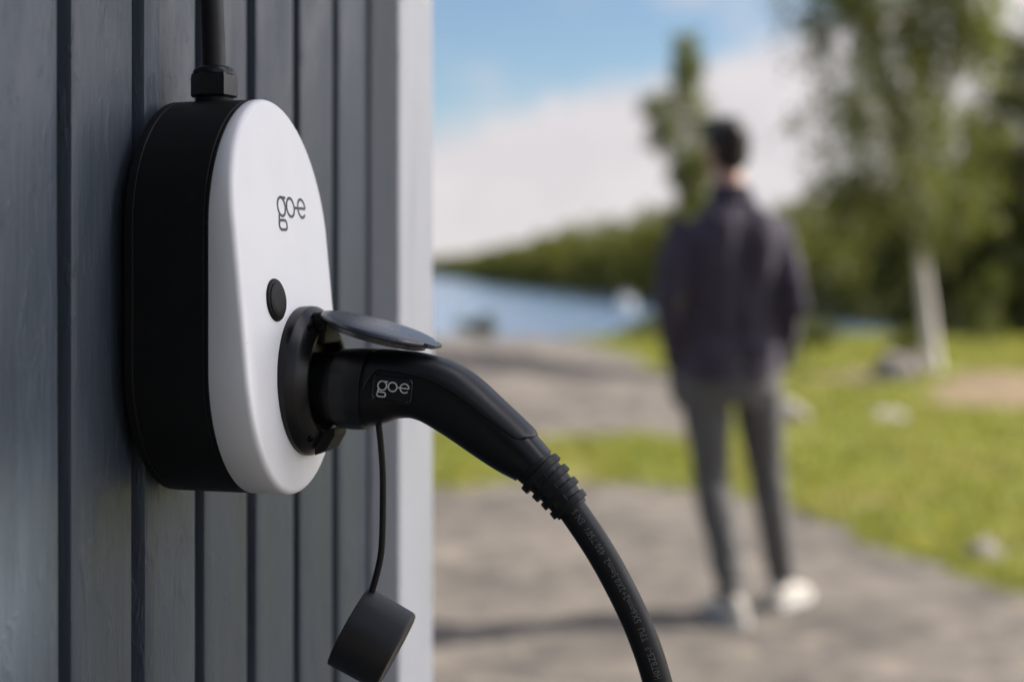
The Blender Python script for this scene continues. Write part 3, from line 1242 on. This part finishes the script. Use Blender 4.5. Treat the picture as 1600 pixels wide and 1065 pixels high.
    for k in range(4):
        s = s_a + 0.0040 + k * 0.0090
        rr_ = 0.0164 - 0.0009 * k
        mb = MB()
        p0, d = at(s)
        mb.lathe(p0, d, [(0, 0.0105), (0.0, rr_ - 0.0005), (0.0005, rr_), (0.0048, rr_), (0.0053, rr_ - 0.0005), (0.0053, 0.0105)], 40)
        mb.build('rib', 'black_rubber', boot, True, 30, base)
        if k < 3:
            for sgn in (-1, 1):
                mb = MB()
                q, d2 = at(s + 0.0070)
                side = Vector((0, 1, 0))
                upv = d2.cross(side).normalized()
                c = q + upv * 0.0 + side * (sgn * 0.0118)
                hx = d2 * 0.0028
                hw = upv * 0.0048
                hh = side * 0.0030
                mb.rings([[c - hx - hw - hh, c + hx - hw - hh, c + hx + hw - hh, c - hx + hw - hh],
                          [c - hx - hw + hh, c + hx - hw + hh, c + hx + hw + hh, c - hx + hw + hh]])
                mb.build('web', 'black_rubber', boot, False, None, base)
    # the cable itself
    mb = MB()
    CR = 0.0096
    ss = list(np.arange(s_a + 0.02, arc[-1], 0.006))
    mb.tube([at(s)[0] for s in ss], CR, 28)
    cab = mb.build('cable', 'black_rubber', root, True, 40, base)
    # printed marking, read from the free end up towards the plug
    fc = bpy.data.curves.new('cable_marking_text', 'FONT')
    fc.body = 'H07BZ5-F  TPU  5X6mm2+2X0.5mm2  450/750V  EN 50620'
    fc.size = 0.0062
    fc.resolution_u = 2
    fc.space_character = 1.12
    fo = bpy.data.objects.new('tmp_text', fc)
    COL.objects.link(fo)
    bpy.context.view_layer.update()
    dg = bpy.context.evaluated_depsgraph_get()
    me = bpy.data.meshes.new_from_object(fo.evaluated_get(dg))
    bpy.data.objects.remove(fo)
    bm = bmesh.new()
    bm.from_mesh(me)
    bmesh.ops.triangulate(bm, faces=bm.faces[:])
    verts = [v.co.copy() for v in bm.verts]
    faces = [tuple(v.index for v in f.verts) for f in bm.faces]
    bm.free()
    bpy.data.meshes.remove(me)
    xmax = max(v.x for v in verts)
    s_end = s_a + 0.0385          # last characters vanish into the boot
    s_start = s_end + 0.120
    k = (s_start - s_end + 0.010) / xmax
    side = Vector((0, -1, 0))
    out = []
    phi0 = 0.30
    for v in verts:
        s = s_start - v.x * k
        p, d = at(s)
        upv = d.cross(side).normalized()          # towards the outer (upper right) side
        if upv.x < 0:
            upv = -upv
        # letter tops point to the inner (lower left) side
        phi = phi0 - (v.y - 0.0024) / CR
        out.append(p + (side * math.cos(phi) + upv * math.sin(phi)) * (CR + 0.00012))
    mesh_obj('marking', out, faces, 'print', cab, False, None, base)
    # tether and the protective cap hanging from it
    mb = MB()
    TP = [(0.1515, 1.1470), (0.1535, 1.1300), (0.1549, 1.1103), (0.1550, 1.0900), (0.1547, 1.0712), (0.1537, 1.0560), (0.1510, 1.0428), (0.1470, 1.0290)]
    mb.tube(catmull([(e + SH, PT - 0.002, z) for e, z in TP], 5), 0.0023, 14)
    mb.build('tether', 'black_rubber', root, True, 40, base)
    ax = Vector((0.0315, 0.0040, -0.0165)).normalized()
    cc = Vector((0.1468 + SH, PT, 0.9965))
    mb = MB()
    hl = 0.0186
    mb.lathe(cc, ax, [(-hl + 0.012, 0.0005), (-hl + 0.012, 0.0245), (-hl, 0.0255), (-hl, 0.0286), (-hl + 0.0006, 0.0291), (hl - 0.0030, 0.0284), (hl - 0.0012, 0.0279),
                      (hl, 0.0266), (hl, 0.0240), (hl - 0.0006, 0.0215), (hl - 0.0006, 0.0005)], 72, (0, 1, 0))
    mb.build('dust_cap', 'cap_rubber', root, True, 30, base)


build_plug()


# ================================================================== trees
def tube_tree(mb, pts, r0, r1, n=10):
    m = len(pts)
    mb.tube(pts, [r0 + (r1 - r0) * (k / (m - 1)) ** 0.8 for k in range(m)], n)


def build_tree(name, label, cat, loc, trunk, r0, clumps, leaf, n_leaf, leaf_mat, bark, seed, group=None, droop=0.0, gap=None):
    """trunk: list of local points; clumps: list of (x, y, z, rx, ry, rz, weight) local"""
    r = np.random.default_rng(seed)
    rr = random.Random(seed)
    root = empty(name, loc)
    tag(root, label, cat, group)
    tp = [Vector(p) for p in catmull(trunk, 6)]
    mb = MB()
    m = len(tp)
    rad = []
    for k in range(m):
        q = k / (m - 1)
        rr0 = r0 * (1 - q) ** 0.75 + 0.006
        if q < 0.06:
            rr0 *= 1 + 0.45 * (1 - q / 0.06) ** 2
        rad.append(rr0)
    mb.tube(tp, rad, 14)
    # limbs out to the clumps grow from the trunk
    for (x, y, z, rx, ry, rz, w) in clumps:
        c = Vector((x, y, z))
        cand = [p for p in tp if p.z < z + 0.05] or tp[:2]
        s = min(cand, key=lambda p: (p - c).length + 0.9 * max(0.0, 0.35 * (Vector((p.x, p.y)) - Vector((x, y))).length - (c.z - p.z)))
        mid = s.lerp(c, 0.55) + Vector((rr.uniform(-.08, .08), rr.uniform(-.08, .08), 0.12 * (c - s).length))
        pts = [Vector(p) for p in catmull([s, mid, c], 4)]
        L = (c - s).length
        tube_tree(mb, pts, 0.012 + 0.014 * L * min(1.0, r0 / 0.12), 0.004, 6)
        for _ in range(3):
            e = c + Vector((rr.gauss(0, rx * 0.6), rr.gauss(0, ry * 0.6), rr.gauss(-rz * droop, rz * 0.5)))
            tube_tree(mb, [mid.lerp(c, 0.5), c.lerp(e, 0.5) + Vector((0, 0, 0.05)), e], 0.008, 0.002, 4)
    mb.build('trunk', bark, root, True, 60)
    # leaves
    tot = sum(c[6] for c in clumps)
    C = []
    for (x, y, z, rx, ry, rz, w) in clumps:
        k = max(8, int(n_leaf * w / tot))
        # leaves sit on hanging twigs: lines of leaves inside the clump
        tw = max(3, k // 14)
        g = r.normal(size=(tw, 3))
        g /= np.maximum(1.0, np.linalg.norm(g, axis=1) / 1.35)[:, None]
        a = g * np.array((rx, ry, rz)) * 0.62 + np.array((x, y, z))
        idx = r.integers(0, tw, k)
        u = r.random((k, 1))
        length = (0.35 + 0.4 * r.random((tw, 1)))[idx] * rz
        dirv = np.stack([r.normal(0, 0.35, tw), r.normal(0, 0.35, tw), np.full(tw, -1.0 if droop else -0.2) + r.normal(0, 0.35, tw)], 1)[idx]
        p = a[idx] + dirv * u * length + r.normal(0, leaf * 0.7, (k, 3))
        C.append(p)
    C = np.concatenate(C)
    if gap:
        o, d, rad_ = gap
        q = C + np.array(loc) - np.array(o)
        dist = np.linalg.norm(q - (q @ np.array(d))[:, None] * np.array(d), axis=1)
        C = C[dist > rad_]
    V, F = leaf_mesh(C, leaf, r, 0.0, 0.75)
    mesh_obj('crown', V, F, leaf_mat, root, False)
    return root


def crown_clumps(r, n, prof, size, yfac=1.0, cx=None, vstretch=1.25):
    """clumps inside a surface of revolution: prof = [(z, radius)], cx(z) its axis"""
    zs, rs = [p[0] for p in prof], [p[1] for p in prof]
    out = []
    tries = 0
    while len(out) < n and tries < 5000:
        tries += 1
        z = r.uniform(zs[0], zs[-1])
        R0 = float(np.interp(z, zs, rs))
        if r.random() > R0 / max(rs):
            continue
        a = r.uniform(0, 2 * math.pi)
        d = R0 * math.sqrt(r.uniform(0.05, 1.0))
        s = size * r.uniform(0.7, 1.3) * (0.6 + 0.4 * R0 / max(rs))
        x0, y0 = cx(z) if cx else (0, 0)
        x, y = x0 + d * math.cos(a), y0 + d * math.sin(a) * yfac
        if any((x - o[0]) ** 2 + (y - o[1]) ** 2 + (z - o[2]) ** 2 < (0.55 * size) ** 2 for o in out):
            continue
        out.append((x, y, z, s, s, s * vstretch, s * s))
    return out


def build_trees():
    r = random.Random(11)
    # the big birch on the turf
    gz = ground_z(4.75, 16.1)
    ax = lambda z: (-0.30 - 0.03 * z, 0.03 * z)
    cl = crown_clumps(r, 95, [(1.6, 0.6), (2.1, 0.92), (3.0, 1.12), (4.0, 1.05), (5.0, 0.95), (6.2, 0.85), (7.2, 0.5), (7.9, 0.2)], 0.36, 1.0, ax, 1.35)
    build_tree('birch_tree', 'tall birch with pale trunk standing on the turf by boulders', 'tree', (4.78, 16.1, gz - 0.03),
               [(0, 0, 0), (-0.05, 0, 0.5), (-0.12, 0.02, 1.2), (-0.17, 0.06, 2.0), (-0.18, 0.1, 3.4), (-0.2, 0.15, 5.0), (-0.17, 0.2, 7.7)], 0.080, cl,
               0.066, 29000, 'birch_leaf', 'birch_bark', 31, None, 0.8)
    # slim birch behind the man
    x, y = 5.35, 43.0
    gz = ground_z(x, y)
    H = 10.6
    cl = []
    spec = [(7.9, 0.0, 0.62), (7.3, 0.05, 0.66), (6.6, 0.05, 0.72), (6.0, -0.75, 0.55), (6.3, -1.05, 0.42), (5.9, 0.35, 0.66), (5.3, -0.35, 0.62), (5.2, 0.55, 0.70),
            (4.6, -0.1, 0.62), (4.4, 0.65, 0.66), (3.8, 0.25, 0.72), (3.3, 0.7, 0.60), (3.0, -0.05, 0.66), (2.4, 0.4, 0.75), (2.0, 0.9, 0.6), (1.6, -0.1, 0.7),
            (1.0, 0.4, 0.8), (0.4, 0.0, 0.7), (5.6, -0.85, 0.4), (4.0, -0.25, 0.4)]
    for (z, dx, s) in spec:
        cl.append((dx, r.uniform(-0.7, 0.7), z - gz, s * 0.8, s * 0.8, s, s * s))
        cl.append((dx + r.uniform(-0.3, 0.3), r.uniform(-0.9, 0.9), z - gz + r.uniform(-0.4, 0.3), s * 0.6, s * 0.6, s * 0.8, s * s * 0.6))
    build_tree('birch_tree', 'slim birch rising behind the standing man against the cloud', 'tree', (x - 0.1, y, gz - 0.03),
               [(0.15, 0, 0), (0.2, 0, 2.0), (0.1, 0, 4.5), (0.05, 0, 7.0), (0.0, 0, 8.2 - gz)], 0.13, cl, 0.14, 10000, 'birch_leaf', 'birch_bark', 33, None, 0.8)
    # dark trees at the right edge
    for (px, py, H, wd, seed, lab, n) in ((9.9, 33.0, 5.0, 1.4, 43, 'short dark tree between the big birch and the right edge', 9000),
                                           (11.25, 31.0, 7.1, 1.45, 41, 'dense dark tree at the right edge of the photo', 24000),
                                           (13.6, 36.5, 6.0, 1.7, 42, 'dark bushy tree half behind the right edge of the photo', 9000)):
        gz = ground_z(px, py)
        cl = crown_clumps(r, 60, [(0.3, wd * 0.75), (1.5, wd), (3.2, wd * 0.95), (4.6, wd * 0.75), (H - 0.9, wd * 0.5), (H, 0.1)], 0.55, 1.0)
        build_tree('leafy_tree', lab, 'tree', (px, py, gz - 0.03), [(0, 0, 0), (0.05, 0, 1.5), (0, 0, 3.5), (0.02, 0, H - 0.2)], 0.12, cl,
                   0.12, n, 'dark_leaf', 'brown_bark', seed, None)
    # the tree that stands right of the frame and keeps the charger in the shade
    hd = Vector((SUN_DIR.x, SUN_DIR.y)).normalized()
    aim = wall_pt(0.05, 1.02, 1.24)
    dist = 7.2
    cx, cy = aim.x + hd.x * dist, aim.y + hd.y * dist
    cz = aim.z + dist * math.tan(SUN_EL)
    gz = ground_z(cx, cy)
    cl = []
    rs = random.Random(77)
    while len(cl) < 85:
        p = Vector((rs.uniform(-1, 1), rs.uniform(-1, 1), rs.uniform(-1, 1)))
        if p.length > 1:
            continue
        cl.append((p.x * 1.45, p.y * 1.45, cz - gz + p.z * 1.7, 0.5, 0.5, 0.5, 1))
    build_tree('shade_tree', 'broad leafy tree out of frame to the right, shading the charger', 'tree', (cx, cy, gz - 0.03),
               [(0, 0, 0), (0.05, 0, 2.2), (0, 0, 4.5), (0.02, 0, cz - gz + 1.2)], 0.17, cl, 0.15, 16000, 'dark_leaf', 'brown_bark', 51,
               gap=(wall_pt(0.0, 0.645, 0.985), SUN_DIR, 0.125))     # a gap in the leaves lets a sunfleck reach the boards


build_trees()


def build_added_wood():  # unseen trees added to cut light on surfaces facing back past the camera
    r = np.random.default_rng(61)
    C, mb = [], MB()
    for k in range(34):
        a = R(-165 + 85 * (k + r.uniform(-0.4, 0.4)) / 34)
        d = r.uniform(8.5, 15)
        x, y = d * math.cos(a), d * math.sin(a)
        g = ground_z(x, y)
        H = r.uniform(5.5, 9.5)
        mb.tube([(x, y, g - 0.1), (x + 0.1, y, g + H * 0.5), (x, y, g + H * 0.9)], [0.12, 0.08, 0.02], 7)
        m = 700
        k3 = r.normal(size=(m, 3))
        k3 /= np.linalg.norm(k3, axis=1)[:, None]
        q = r.random((m, 1)) ** 0.45
        C.append(np.array((x, y, g + H * 0.52)) + k3 * q * np.array((1.5, 1.5, H * 0.48)))
    V, F = leaf_mesh(np.concatenate(C), 0.30, r, 0.0, 0.8)
    n = len(V)
    V = np.concatenate([V, np.array([tuple(p) for p in mb.v])])
    F = F.tolist() + [tuple(i + n for i in f) for f in mb.f]
    o = mesh_obj('wood', V, F, 'dark_leaf', None, False)
    tag(o, 'unseen leafy wood added behind the camera to darken what faces it', 'forest', None, 'stuff')


build_added_wood()


def build_shrubs():
    r = random.Random(9)
    spec = [(3.75, 18.6, 0.55, 0.75, 'low green shrub just right of the man, at the turf edge', 'shrub_leaf'),
            (5.65, 20.2, 0.40, 0.45, 'small green shrub left of the big birch trunk', 'shrub_leaf'),
            (7.35, 21.8, 1.25, 0.55, 'pale green sapling right of the big birch trunk', 'shrub_leaf'),
            (-0.55, 25.4, 0.42, 0.42, 'dark little bush on the rock crest before the water', 'dark_leaf'),
            (2.35, 24.6, 0.36, 0.9, 'low green bush on the bank left of the man', 'shrub_leaf')]
    for i, (x, y, h, w, lab, mat) in enumerate(spec):
        gz = ground_z(x, y)
        root = empty('shrub', (x, y, gz))
        tag(root, lab, 'shrub', 'shrubs along the bank')
        rr = np.random.default_rng(100 + i)
        mb = MB()
        for k in range(7):
            a = r.uniform(0, 6.28)
            d = w * 0.35 * r.random()
            mb.tube([(0, 0, -0.03), (d * 0.5 * math.cos(a), d * 0.5 * math.sin(a), h * 0.5), (d * math.cos(a), d * math.sin(a), h * 0.9)], [0.012, 0.008, 0.003], 6)
        mb.build('stems', 'brown_bark', root)
        n = 1400
        g = rr.normal(size=(n, 3))
        g /= np.maximum(1, np.linalg.norm(g, axis=1) / 1.7)[:, None]
        lob = rr.normal(size=(9, 3)) * np.array((w * 0.28, w * 0.28, h * 0.22))
        c = lob[rr.integers(0, 9, n)] + g * np.array((w * 0.16, w * 0.16, h * 0.14)) + np.array((0, 0, h * 0.45))
        c[:, 2] = np.maximum(c[:, 2], 0.02)
        V, F = leaf_mesh(c, 0.06, rr)
        mesh_obj('foliage', V, F, mat, root, False)


build_shrubs()


def build_boulders():
    spec = [(4.22, 15.75, 0.27, 0.24, 0.22, 'pale upright boulder left of the birch base'),
            (4.50, 15.9, 0.18, 0.16, 0.20, 'smaller grey boulder touching the birch base'),
            (1.98, 6.0, 0.085, 0.08, 0.075, 'lone grey stone in the turf, nearest the camera'),
            (2.10, 10.9, 0.20, 0.15, 0.13, 'low grey stone in the turf beside the man\'s right thigh'),
            (3.05, 11.6, 0.22, 0.16, 0.08, 'flat weathered stone sunk into the middle of the turf')]
    for i, (x, y, rx, ry, rz, lab) in enumerate(spec):
        bm = bmesh.new()
        bmesh.ops.create_icosphere(bm, subdivisions=4, radius=1)
        for v in bm.verts:
            d = 1 + 0.28 * noise.fractal(v.co * 1.3 + Vector((i * 7.1, 2, 3)), 1, 2, 4)
            p = v.co * d
            for ax_ in (Vector((0.6, 0.3, 0.74)), Vector((-0.7, 0.2, 0.5)), Vector((0.1, -0.9, 0.4))):
                ax_ = ax_.normalized()
                q = p.dot(ax_)
                if q > 0.78:
                    p -= ax_ * (q - 0.78) * 0.8
            v.co = Vector((p.x * rx, p.y * ry, p.z * rz))
        me = bpy.data.meshes.new('boulder')
        bm.to_mesh(me)
        bm.free()
        me.shade_smooth()
        me.materials.append(MATS['boulder'])
        o = bpy.data.objects.new('boulder', me)
        COL.objects.link(o)
        o.location = (x, y, ground_z(x, y) + rz * 0.40)
        o.rotation_euler = (0, 0, i * 1.1)
        tag(o, lab, 'boulder', 'boulders on the turf')


build_boulders()


# ---- small motor boat on the lake
def build_boat():
    root = empty('motor_boat', (14.3, 177, WATER_Z), R(6))
    tag(root, 'small white motor boat lying on the lake left of the man', 'boat')
    L_, B_ = 5.2, 2.0
    rings = []
    for k in range(13):
        q = k / 12
        y = -L_ / 2 + L_ * q
        w = B_ / 2 * (1 - max(0, (0.35 - q) / 0.35) ** 2.2)
        w = max(w, 0.03)
        sheer = 0.75 + 0.28 * (1 - q) ** 2
        rings.append([(-w, y, sheer), (-w * 0.92, y, 0.3), (-w * 0.55, y, -0.12), (0, y, -0.28), (w * 0.55, y, -0.12), (w * 0.92, y, 0.3), (w, y, sheer), (0, y, sheer + 0.06)])
    mb = MB()
    mb.rings(rings)
    hull = mb.build('hull', 'boat', root, True, 35)
    mb = MB()
    mb.rings([[(-0.80, -0.9, 0.82), (0.80, -0.9, 0.82), (0.80, 1.3, 0.82), (-0.80, 1.3, 0.82)],
              [(-0.74, -0.6, 1.55), (0.74, -0.6, 1.55), (0.74, 1.15, 1.55), (-0.74, 1.15, 1.55)],
              [(-0.66, -0.35, 1.98), (0.66, -0.35, 1.98), (0.66, 1.05, 1.98), (-0.66, 1.05, 1.98)]])
    mb.build('wheelhouse', 'boat', root, True, 30)
    mb = MB()
    mb.rings([[(-0.60, -0.595, 1.60), (0.60, -0.595, 1.60), (0.52, -0.40, 1.92), (-0.52, -0.40, 1.92)],
              [(-0.60, -0.635, 1.60), (0.60, -0.635, 1.60), (0.52, -0.44, 1.92), (-0.52, -0.44, 1.92)]])
    mb.build('windscreen', 'glass', root, False)
    mb = MB()
    mb.box((-0.2, 2.75, 0.1), (0.2, 3.15, 1.15), 0.06)
    mb.build('outboard_motor', 'boat', root, True, 30)


build_boat()


# ================================================================== the man
def remesh(name, mb, mat, voxel, parent, smooth_it=6, disp=None):
    """union of overlapping pieces into one continuous skin"""
    me = bpy.data.meshes.new(name + '_src')
    me.from_pydata(mb.v, [], mb.f)
    bm = bmesh.new()
    bm.from_mesh(me)
    bmesh.ops.recalc_face_normals(bm, faces=bm.faces[:])
    bm.to_mesh(me)
    bm.free()
    o = bpy.data.objects.new(name + '_src', me)
    COL.objects.link(o)
    m = o.modifiers.new('r', 'REMESH')
    m.mode = 'VOXEL'
    m.voxel_size = voxel
    if smooth_it:
        s = o.modifiers.new('s', 'SMOOTH')
        s.iterations = smooth_it
        s.factor = 0.5
    bpy.context.view_layer.update()
    dg = bpy.context.evaluated_depsgraph_get()
    res = bpy.data.meshes.new_from_object(o.evaluated_get(dg))
    bpy.data.objects.remove(o)
    bpy.data.meshes.remove(me)
    res.name = name
    if disp:
        res.update()
        nrm = [v.normal.copy() for v in res.vertices]
        for v, nn in zip(res.vertices, nrm):
            v.co = v.co + nn * disp(v.co)
    res.materials.clear()
    res.materials.append(MATS[mat])
    res.shade_smooth()
    ob = bpy.data.objects.new(name, res)
    COL.objects.link(ob)
    ob.parent = parent
    return ob


def ell_ring(c, rx, ry, n=28, ex=2.2, rz=0.0):
    pts = []
    for k in range(n):
        a = 2 * math.pi * k / n
        x = math.copysign(abs(math.cos(a)) ** (2 / ex), math.cos(a)) * rx
        y = math.copysign(abs(math.sin(a)) ** (2 / ex), math.sin(a)) * ry
        pts.append((c[0] + x * math.cos(rz) - y * math.sin(rz), c[1] + x * math.sin(rz) + y * math.cos(rz), c[2]))
    return pts


def build_person():
    root = empty('person', (0.785, 5.12, 0.0), R(4))
    tag(root, 'standing man seen from behind in dark jacket, grey trousers and white shoes', 'person')
    SHL, SHR = (-0.168, 0.0, 1.385), (0.168, 0.0, 1.385)
    ELL, ELR = (-0.236, -0.060, 1.125), (0.228, -0.06, 1.13)
    WRL, WRR = (-0.188, 0.060, 0.925), (0.186, 0.065, 0.925)
    HIL, HIR = (-0.095, 0, 0.90), (0.092, 0, 0.90)
    KNL, KNR = (-0.066, 0.015, 0.50), (0.158, 0.09, 0.50)
    ANL, ANR = (-0.015, -0.105, 0.085), (0.222, 0.125, 0.085)
    # ---- body: one continuous surface
    mb = MB()
    torso = [((0, 0, 0.82), .12, .085), ((0, 0, 0.92), .130, .090), ((0, 0, 1.06), .125, .075), ((0, 0, 1.22), .135, .080), ((0, -.005, 1.34), .140, .08),
             ((0, -.005, 1.43), .085, .060), ((0, 0.0, 1.49), .058, .058), ((0.0, .012, 1.56), .055, .058), ((-0.004, .022, 1.60), .052, .056)]
    mb.rings([ell_ring(c, a, b) for c, a, b in torso])
    for S, E, W in ((SHL, ELL, WRL), (SHR, ELR, WRR)):
        mb.tube([S, Vector(S).lerp(Vector(E), .5), E, Vector(E).lerp(Vector(W), .5), W], [.036, .034, .028, .028, .024], 14)
        # hand pushed into the front pocket: palm, thumb and four fingers
        W = Vector(W)
        d = (W - Vector(E)).normalized()
        sx = -1 if W.x > 0 else 1
        palm = W + d * 0.085
        mb.tube([W, W + d * 0.03, palm], [(.024, .018), (.036, .016), (.038, .014)], 12)
        for k, ln in enumerate((0.070, 0.078, 0.073, 0.058)):
            side = Vector((0.25 * sx, 0.9, -0.2)).normalized()
            b0 = palm - d * 0.008 + side * (-0.026 + 0.0175 * k)
            b1 = b0 + d * ln * 0.5
            b2 = b0 + d * ln * 0.85 + Vector((sx * 0.012, 0, 0))
            mb.tube([b0, b1, b2], [.0085, .0080, .0062], 8)
        th = W + d * 0.035
        mb.tube([th, th + d * 0.035 + Vector((sx * 0.028, 0.030, 0)), th + d * 0.062 + Vector((sx * 0.032, 0.036, 0))], [.0105, .0095, .0075], 8)
    for H, K, A in ((HIL, KNL, ANL), (HIR, KNR, ANR)):
        mb.tube([H, Vector(H).lerp(Vector(K), .5), K, Vector(K).lerp(Vector(A), .35), A], [.066, .058, .042, .042, .032], 16)
        mb.tube([Vector(A) + Vector((0, -.03, -.02)), Vector(A) + Vector((0, .05, -.045)), Vector(A) + Vector((0, .12, -.06))], [.03, .032, .022], 10)
    # head: skull, jaw, nose, ears, brow
    hc = Vector((-0.008, 0.030, 1.675))
    hrot = Matrix.Rotation(R(14), 3, 'Z')

    def hp(x, y, z):
        return hc + hrot @ Vector((x, y, z))
    mb.ellipsoid(hp(0, -0.005, 0.018), (0.073, 0.094, 0.088), 24, 16, hrot)
    mb.ellipsoid(hp(0, 0.022, -0.045), (0.055, 0.068, 0.070), 20, 12, hrot)
    mb.ellipsoid(hp(0, 0.062, -0.088), (0.026, 0.022, 0.020), 14, 10, hrot)
    mb.tube([hp(0, 0.084, 0.012), hp(0, 0.100, -0.012), hp(0, 0.106, -0.030), hp(0, 0.090, -0.038)], [.008, .010, .013, .010], 10)
    mb.tube([hp(-0.045, 0.075, 0.022), hp(0, 0.088, 0.026), hp(0.045, 0.075, 0.022)], [.008, .009, .008], 8)
    mb.tube([hp(-0.022, 0.080, -0.058), hp(0, 0.087, -0.057), hp(0.022, 0.080, -0.058)], [.006, .008, .006], 8)
    for s in (-1, 1):
        mb.ellipsoid(hp(s * 0.074, -0.004, -0.006), (0.010, 0.020, 0.032), 12, 10, hrot)
    body = remesh('body', mb, 'skin', 0.007, root, 3)
    for s in (-1, 1):
        e = MB()
        e.ellipsoid(hp(s * 0.030, 0.078, 0.004), (0.012, 0.008, 0.007), 12, 8, hrot)
        e.build('eye', 'shirt', body)
    # ---- hair
    mb = MB()
    mb.ellipsoid(hp(0, -0.014, 0.034), (0.080, 0.098, 0.090), 28, 18, hrot)
    mb.ellipsoid(hp(0, -0.040, -0.015), (0.070, 0.066, 0.072), 24, 14, hrot)
    mb.ellipsoid(hp(0.0, 0.045, 0.098), (0.058, 0.050, 0.030), 20, 12, hrot)
    for s in (-1, 1):
        mb.ellipsoid(hp(s * 0.066, 0.012, 0.020), (0.012, 0.030, 0.035), 12, 8, hrot)
    remesh('hair', mb, 'hair', 0.006, root, 3, lambda p: 0.005 * noise.fractal(Vector((p.x * 40, p.y * 40, p.z * 14)), 1, 2, 3))
    # ---- jacket
    mb = MB()
    jk = [((0.002, 0, 0.858), .176, .128), ((0.002, 0, 0.90), .180, .130), ((0, 0, 1.0), .172, .122), ((0, 0, 1.12), .172, .120), ((0, 0, 1.25), .186, .128),
          ((0, -.006, 1.35), .190, .122), ((0, -.008, 1.41), .162, .106), ((0, -.006, 1.45), .118, .090), ((0, -.004, 1.48), .086, .078), ((0, 0, 1.505), .072, .072), ((0, 0.004, 1.535), .068, .070)]
    mb.rings([ell_ring(c, a, b, 32, 2.4) for c, a, b in jk])
    for S, E, W in ((SHL, ELL, WRL), (SHR, ELR, WRR)):
        S, E, W = Vector(S), Vector(E), Vector(W)
        mb.tube([S + (S - E) * 0.12, S, S.lerp(E, .5), E, E.lerp(W, .5), W + (W - E) * 0.08], [.040, .062, .060, .054, .050, .044], 18)

    def folds(p):
        a = 0.020 * noise.fractal(Vector((p.x * 10, p.y * 10, p.z * 3.0)), 1, 2, 3)
        ridge = 0.008 * math.sin(p.z * 46 + 5 * p.x + 5 * noise.noise(p * 6)) * max(0, min(1, (1.30 - p.z) * 4))
        spine = -0.016 * math.exp(-((p.x - 0.02) / 0.035) ** 2) * (1 if p.y < 0 else 0) * max(0, min(1, (1.42 - p.z) * 8))
        return a + ridge * 0.7 + spine
    jacket = remesh('jacket', mb, 'jacket', 0.009, root, 6, folds)
    mb = MB()
    for k, z in enumerate((1.515, 1.56)):
        pass
    col_o = [ell_ring((0, 0.002, 1.500), .076, .076), ell_ring((0, 0.006, 1.545), .070, .072), ell_ring((0, 0.007, 1.549), .066, .068), ell_ring((0, 0.006, 1.51), .060, .062)]
    mb.rings(col_o, False, False)
    mb.build('collar', 'jacket', jacket)
    # pale shirt hem below the jacket at the back
    mb = MB()
    mb.rings([ell_ring((0, 0, 0.818), .166, .118, 32, 2.4), ell_ring((0, 0, 0.86), .168, .120, 32, 2.4)])
    mb.build('shirt_hem', 'trousers', jacket)
    # ---- trousers
    mb = MB()
    mb.rings([ell_ring(c, a, b, 28, 2.3) for c, a, b in (((0, 0, 0.76), .128, .10), ((0, 0, 0.82), .160, .118), ((0, 0, 0.90), .162, .115), ((0, 0, 0.98), .148, .104))])
    for H, K, A in ((HIL, KNL, ANL), (HIR, KNR, ANR)):
        H, K, A = Vector(H), Vector(K), Vector(A)
        mb.tube([H + Vector((0, 0, -.02)), H.lerp(K, .3), H.lerp(K, .65), K, K.lerp(A, .35), K.lerp(A, .75), A + Vector((0, 0, 0.012))],
                [.094, .088, .078, .066, .064, .054, .050], 20)

    for sx in (-1, 1):
        mb.ellipsoid((sx * 0.150, 0.088, 0.835), (0.060, 0.066, 0.105), 16, 12)

    def tfold(p):
        return 0.007 * noise.fractal(Vector((p.x * 14, p.y * 14, p.z * 6)), 1, 2, 3) + 0.005 * math.sin(p.z * 70 + 6 * noise.noise(p * 8)) * max(0, min(1, (0.28 - p.z) * 6))
    remesh('trousers', mb, 'trousers', 0.009, root, 4, tfold)
    # ---- shoes
    for A, yaw in ((ANL, R(8)), (ANR, R(-40))):
        c, s = math.cos(yaw), math.sin(yaw)

        def P(x, y, z):
            return (A[0] + x * c - y * s, A[1] + x * s + y * c, z)
        prof = [(-0.078, .026, .060), (-0.068, .036, .088), (-0.045, .040, .104), (-0.01, .042, .108), (0.03, .045, .098), (0.075, .049, .078), (0.125, .052, .062), (0.165, .046, .052), (0.188, .032, .042), (0.198, .014, .032)]
        rings = []
        for (y, w, h) in prof:
            ring = []
            for k in range(16):
                a = 2 * math.pi * k / 16
                x = 0.9 * w * math.copysign(abs(math.cos(a)) ** 0.8, math.cos(a))
                z = 0.022 + (h - 0.022) * (0.5 + 0.5 * math.sin(a)) if True else 0
                x *= 1 - 0.35 * max(0, math.sin(a))
                ring.append(P(x, y, z))
            rings.append(ring)
        mb = MB()
        mb.rings(rings)
        sh = mb.build('shoe', 'shoe', root, True, 50)
        mb = MB()
        sole = [(-0.084, .022), (-0.074, .036), (-0.05, .043), (0.0, .044), (0.06, .049), (0.12, .054), (0.165, .048), (0.19, .034), (0.204, .014)]
        lo = [P(w, y, 0.0) for y, w in sole] + [P(-w, y, 0.0) for y, w in sole[::-1]]
        hi = [P(w, y, 0.028) for y, w in sole] + [P(-w, y, 0.028) for y, w in sole[::-1]]
        mb.rings([lo, hi])
        mb.build('sole', 'sole', sh, True, 40)


build_person()
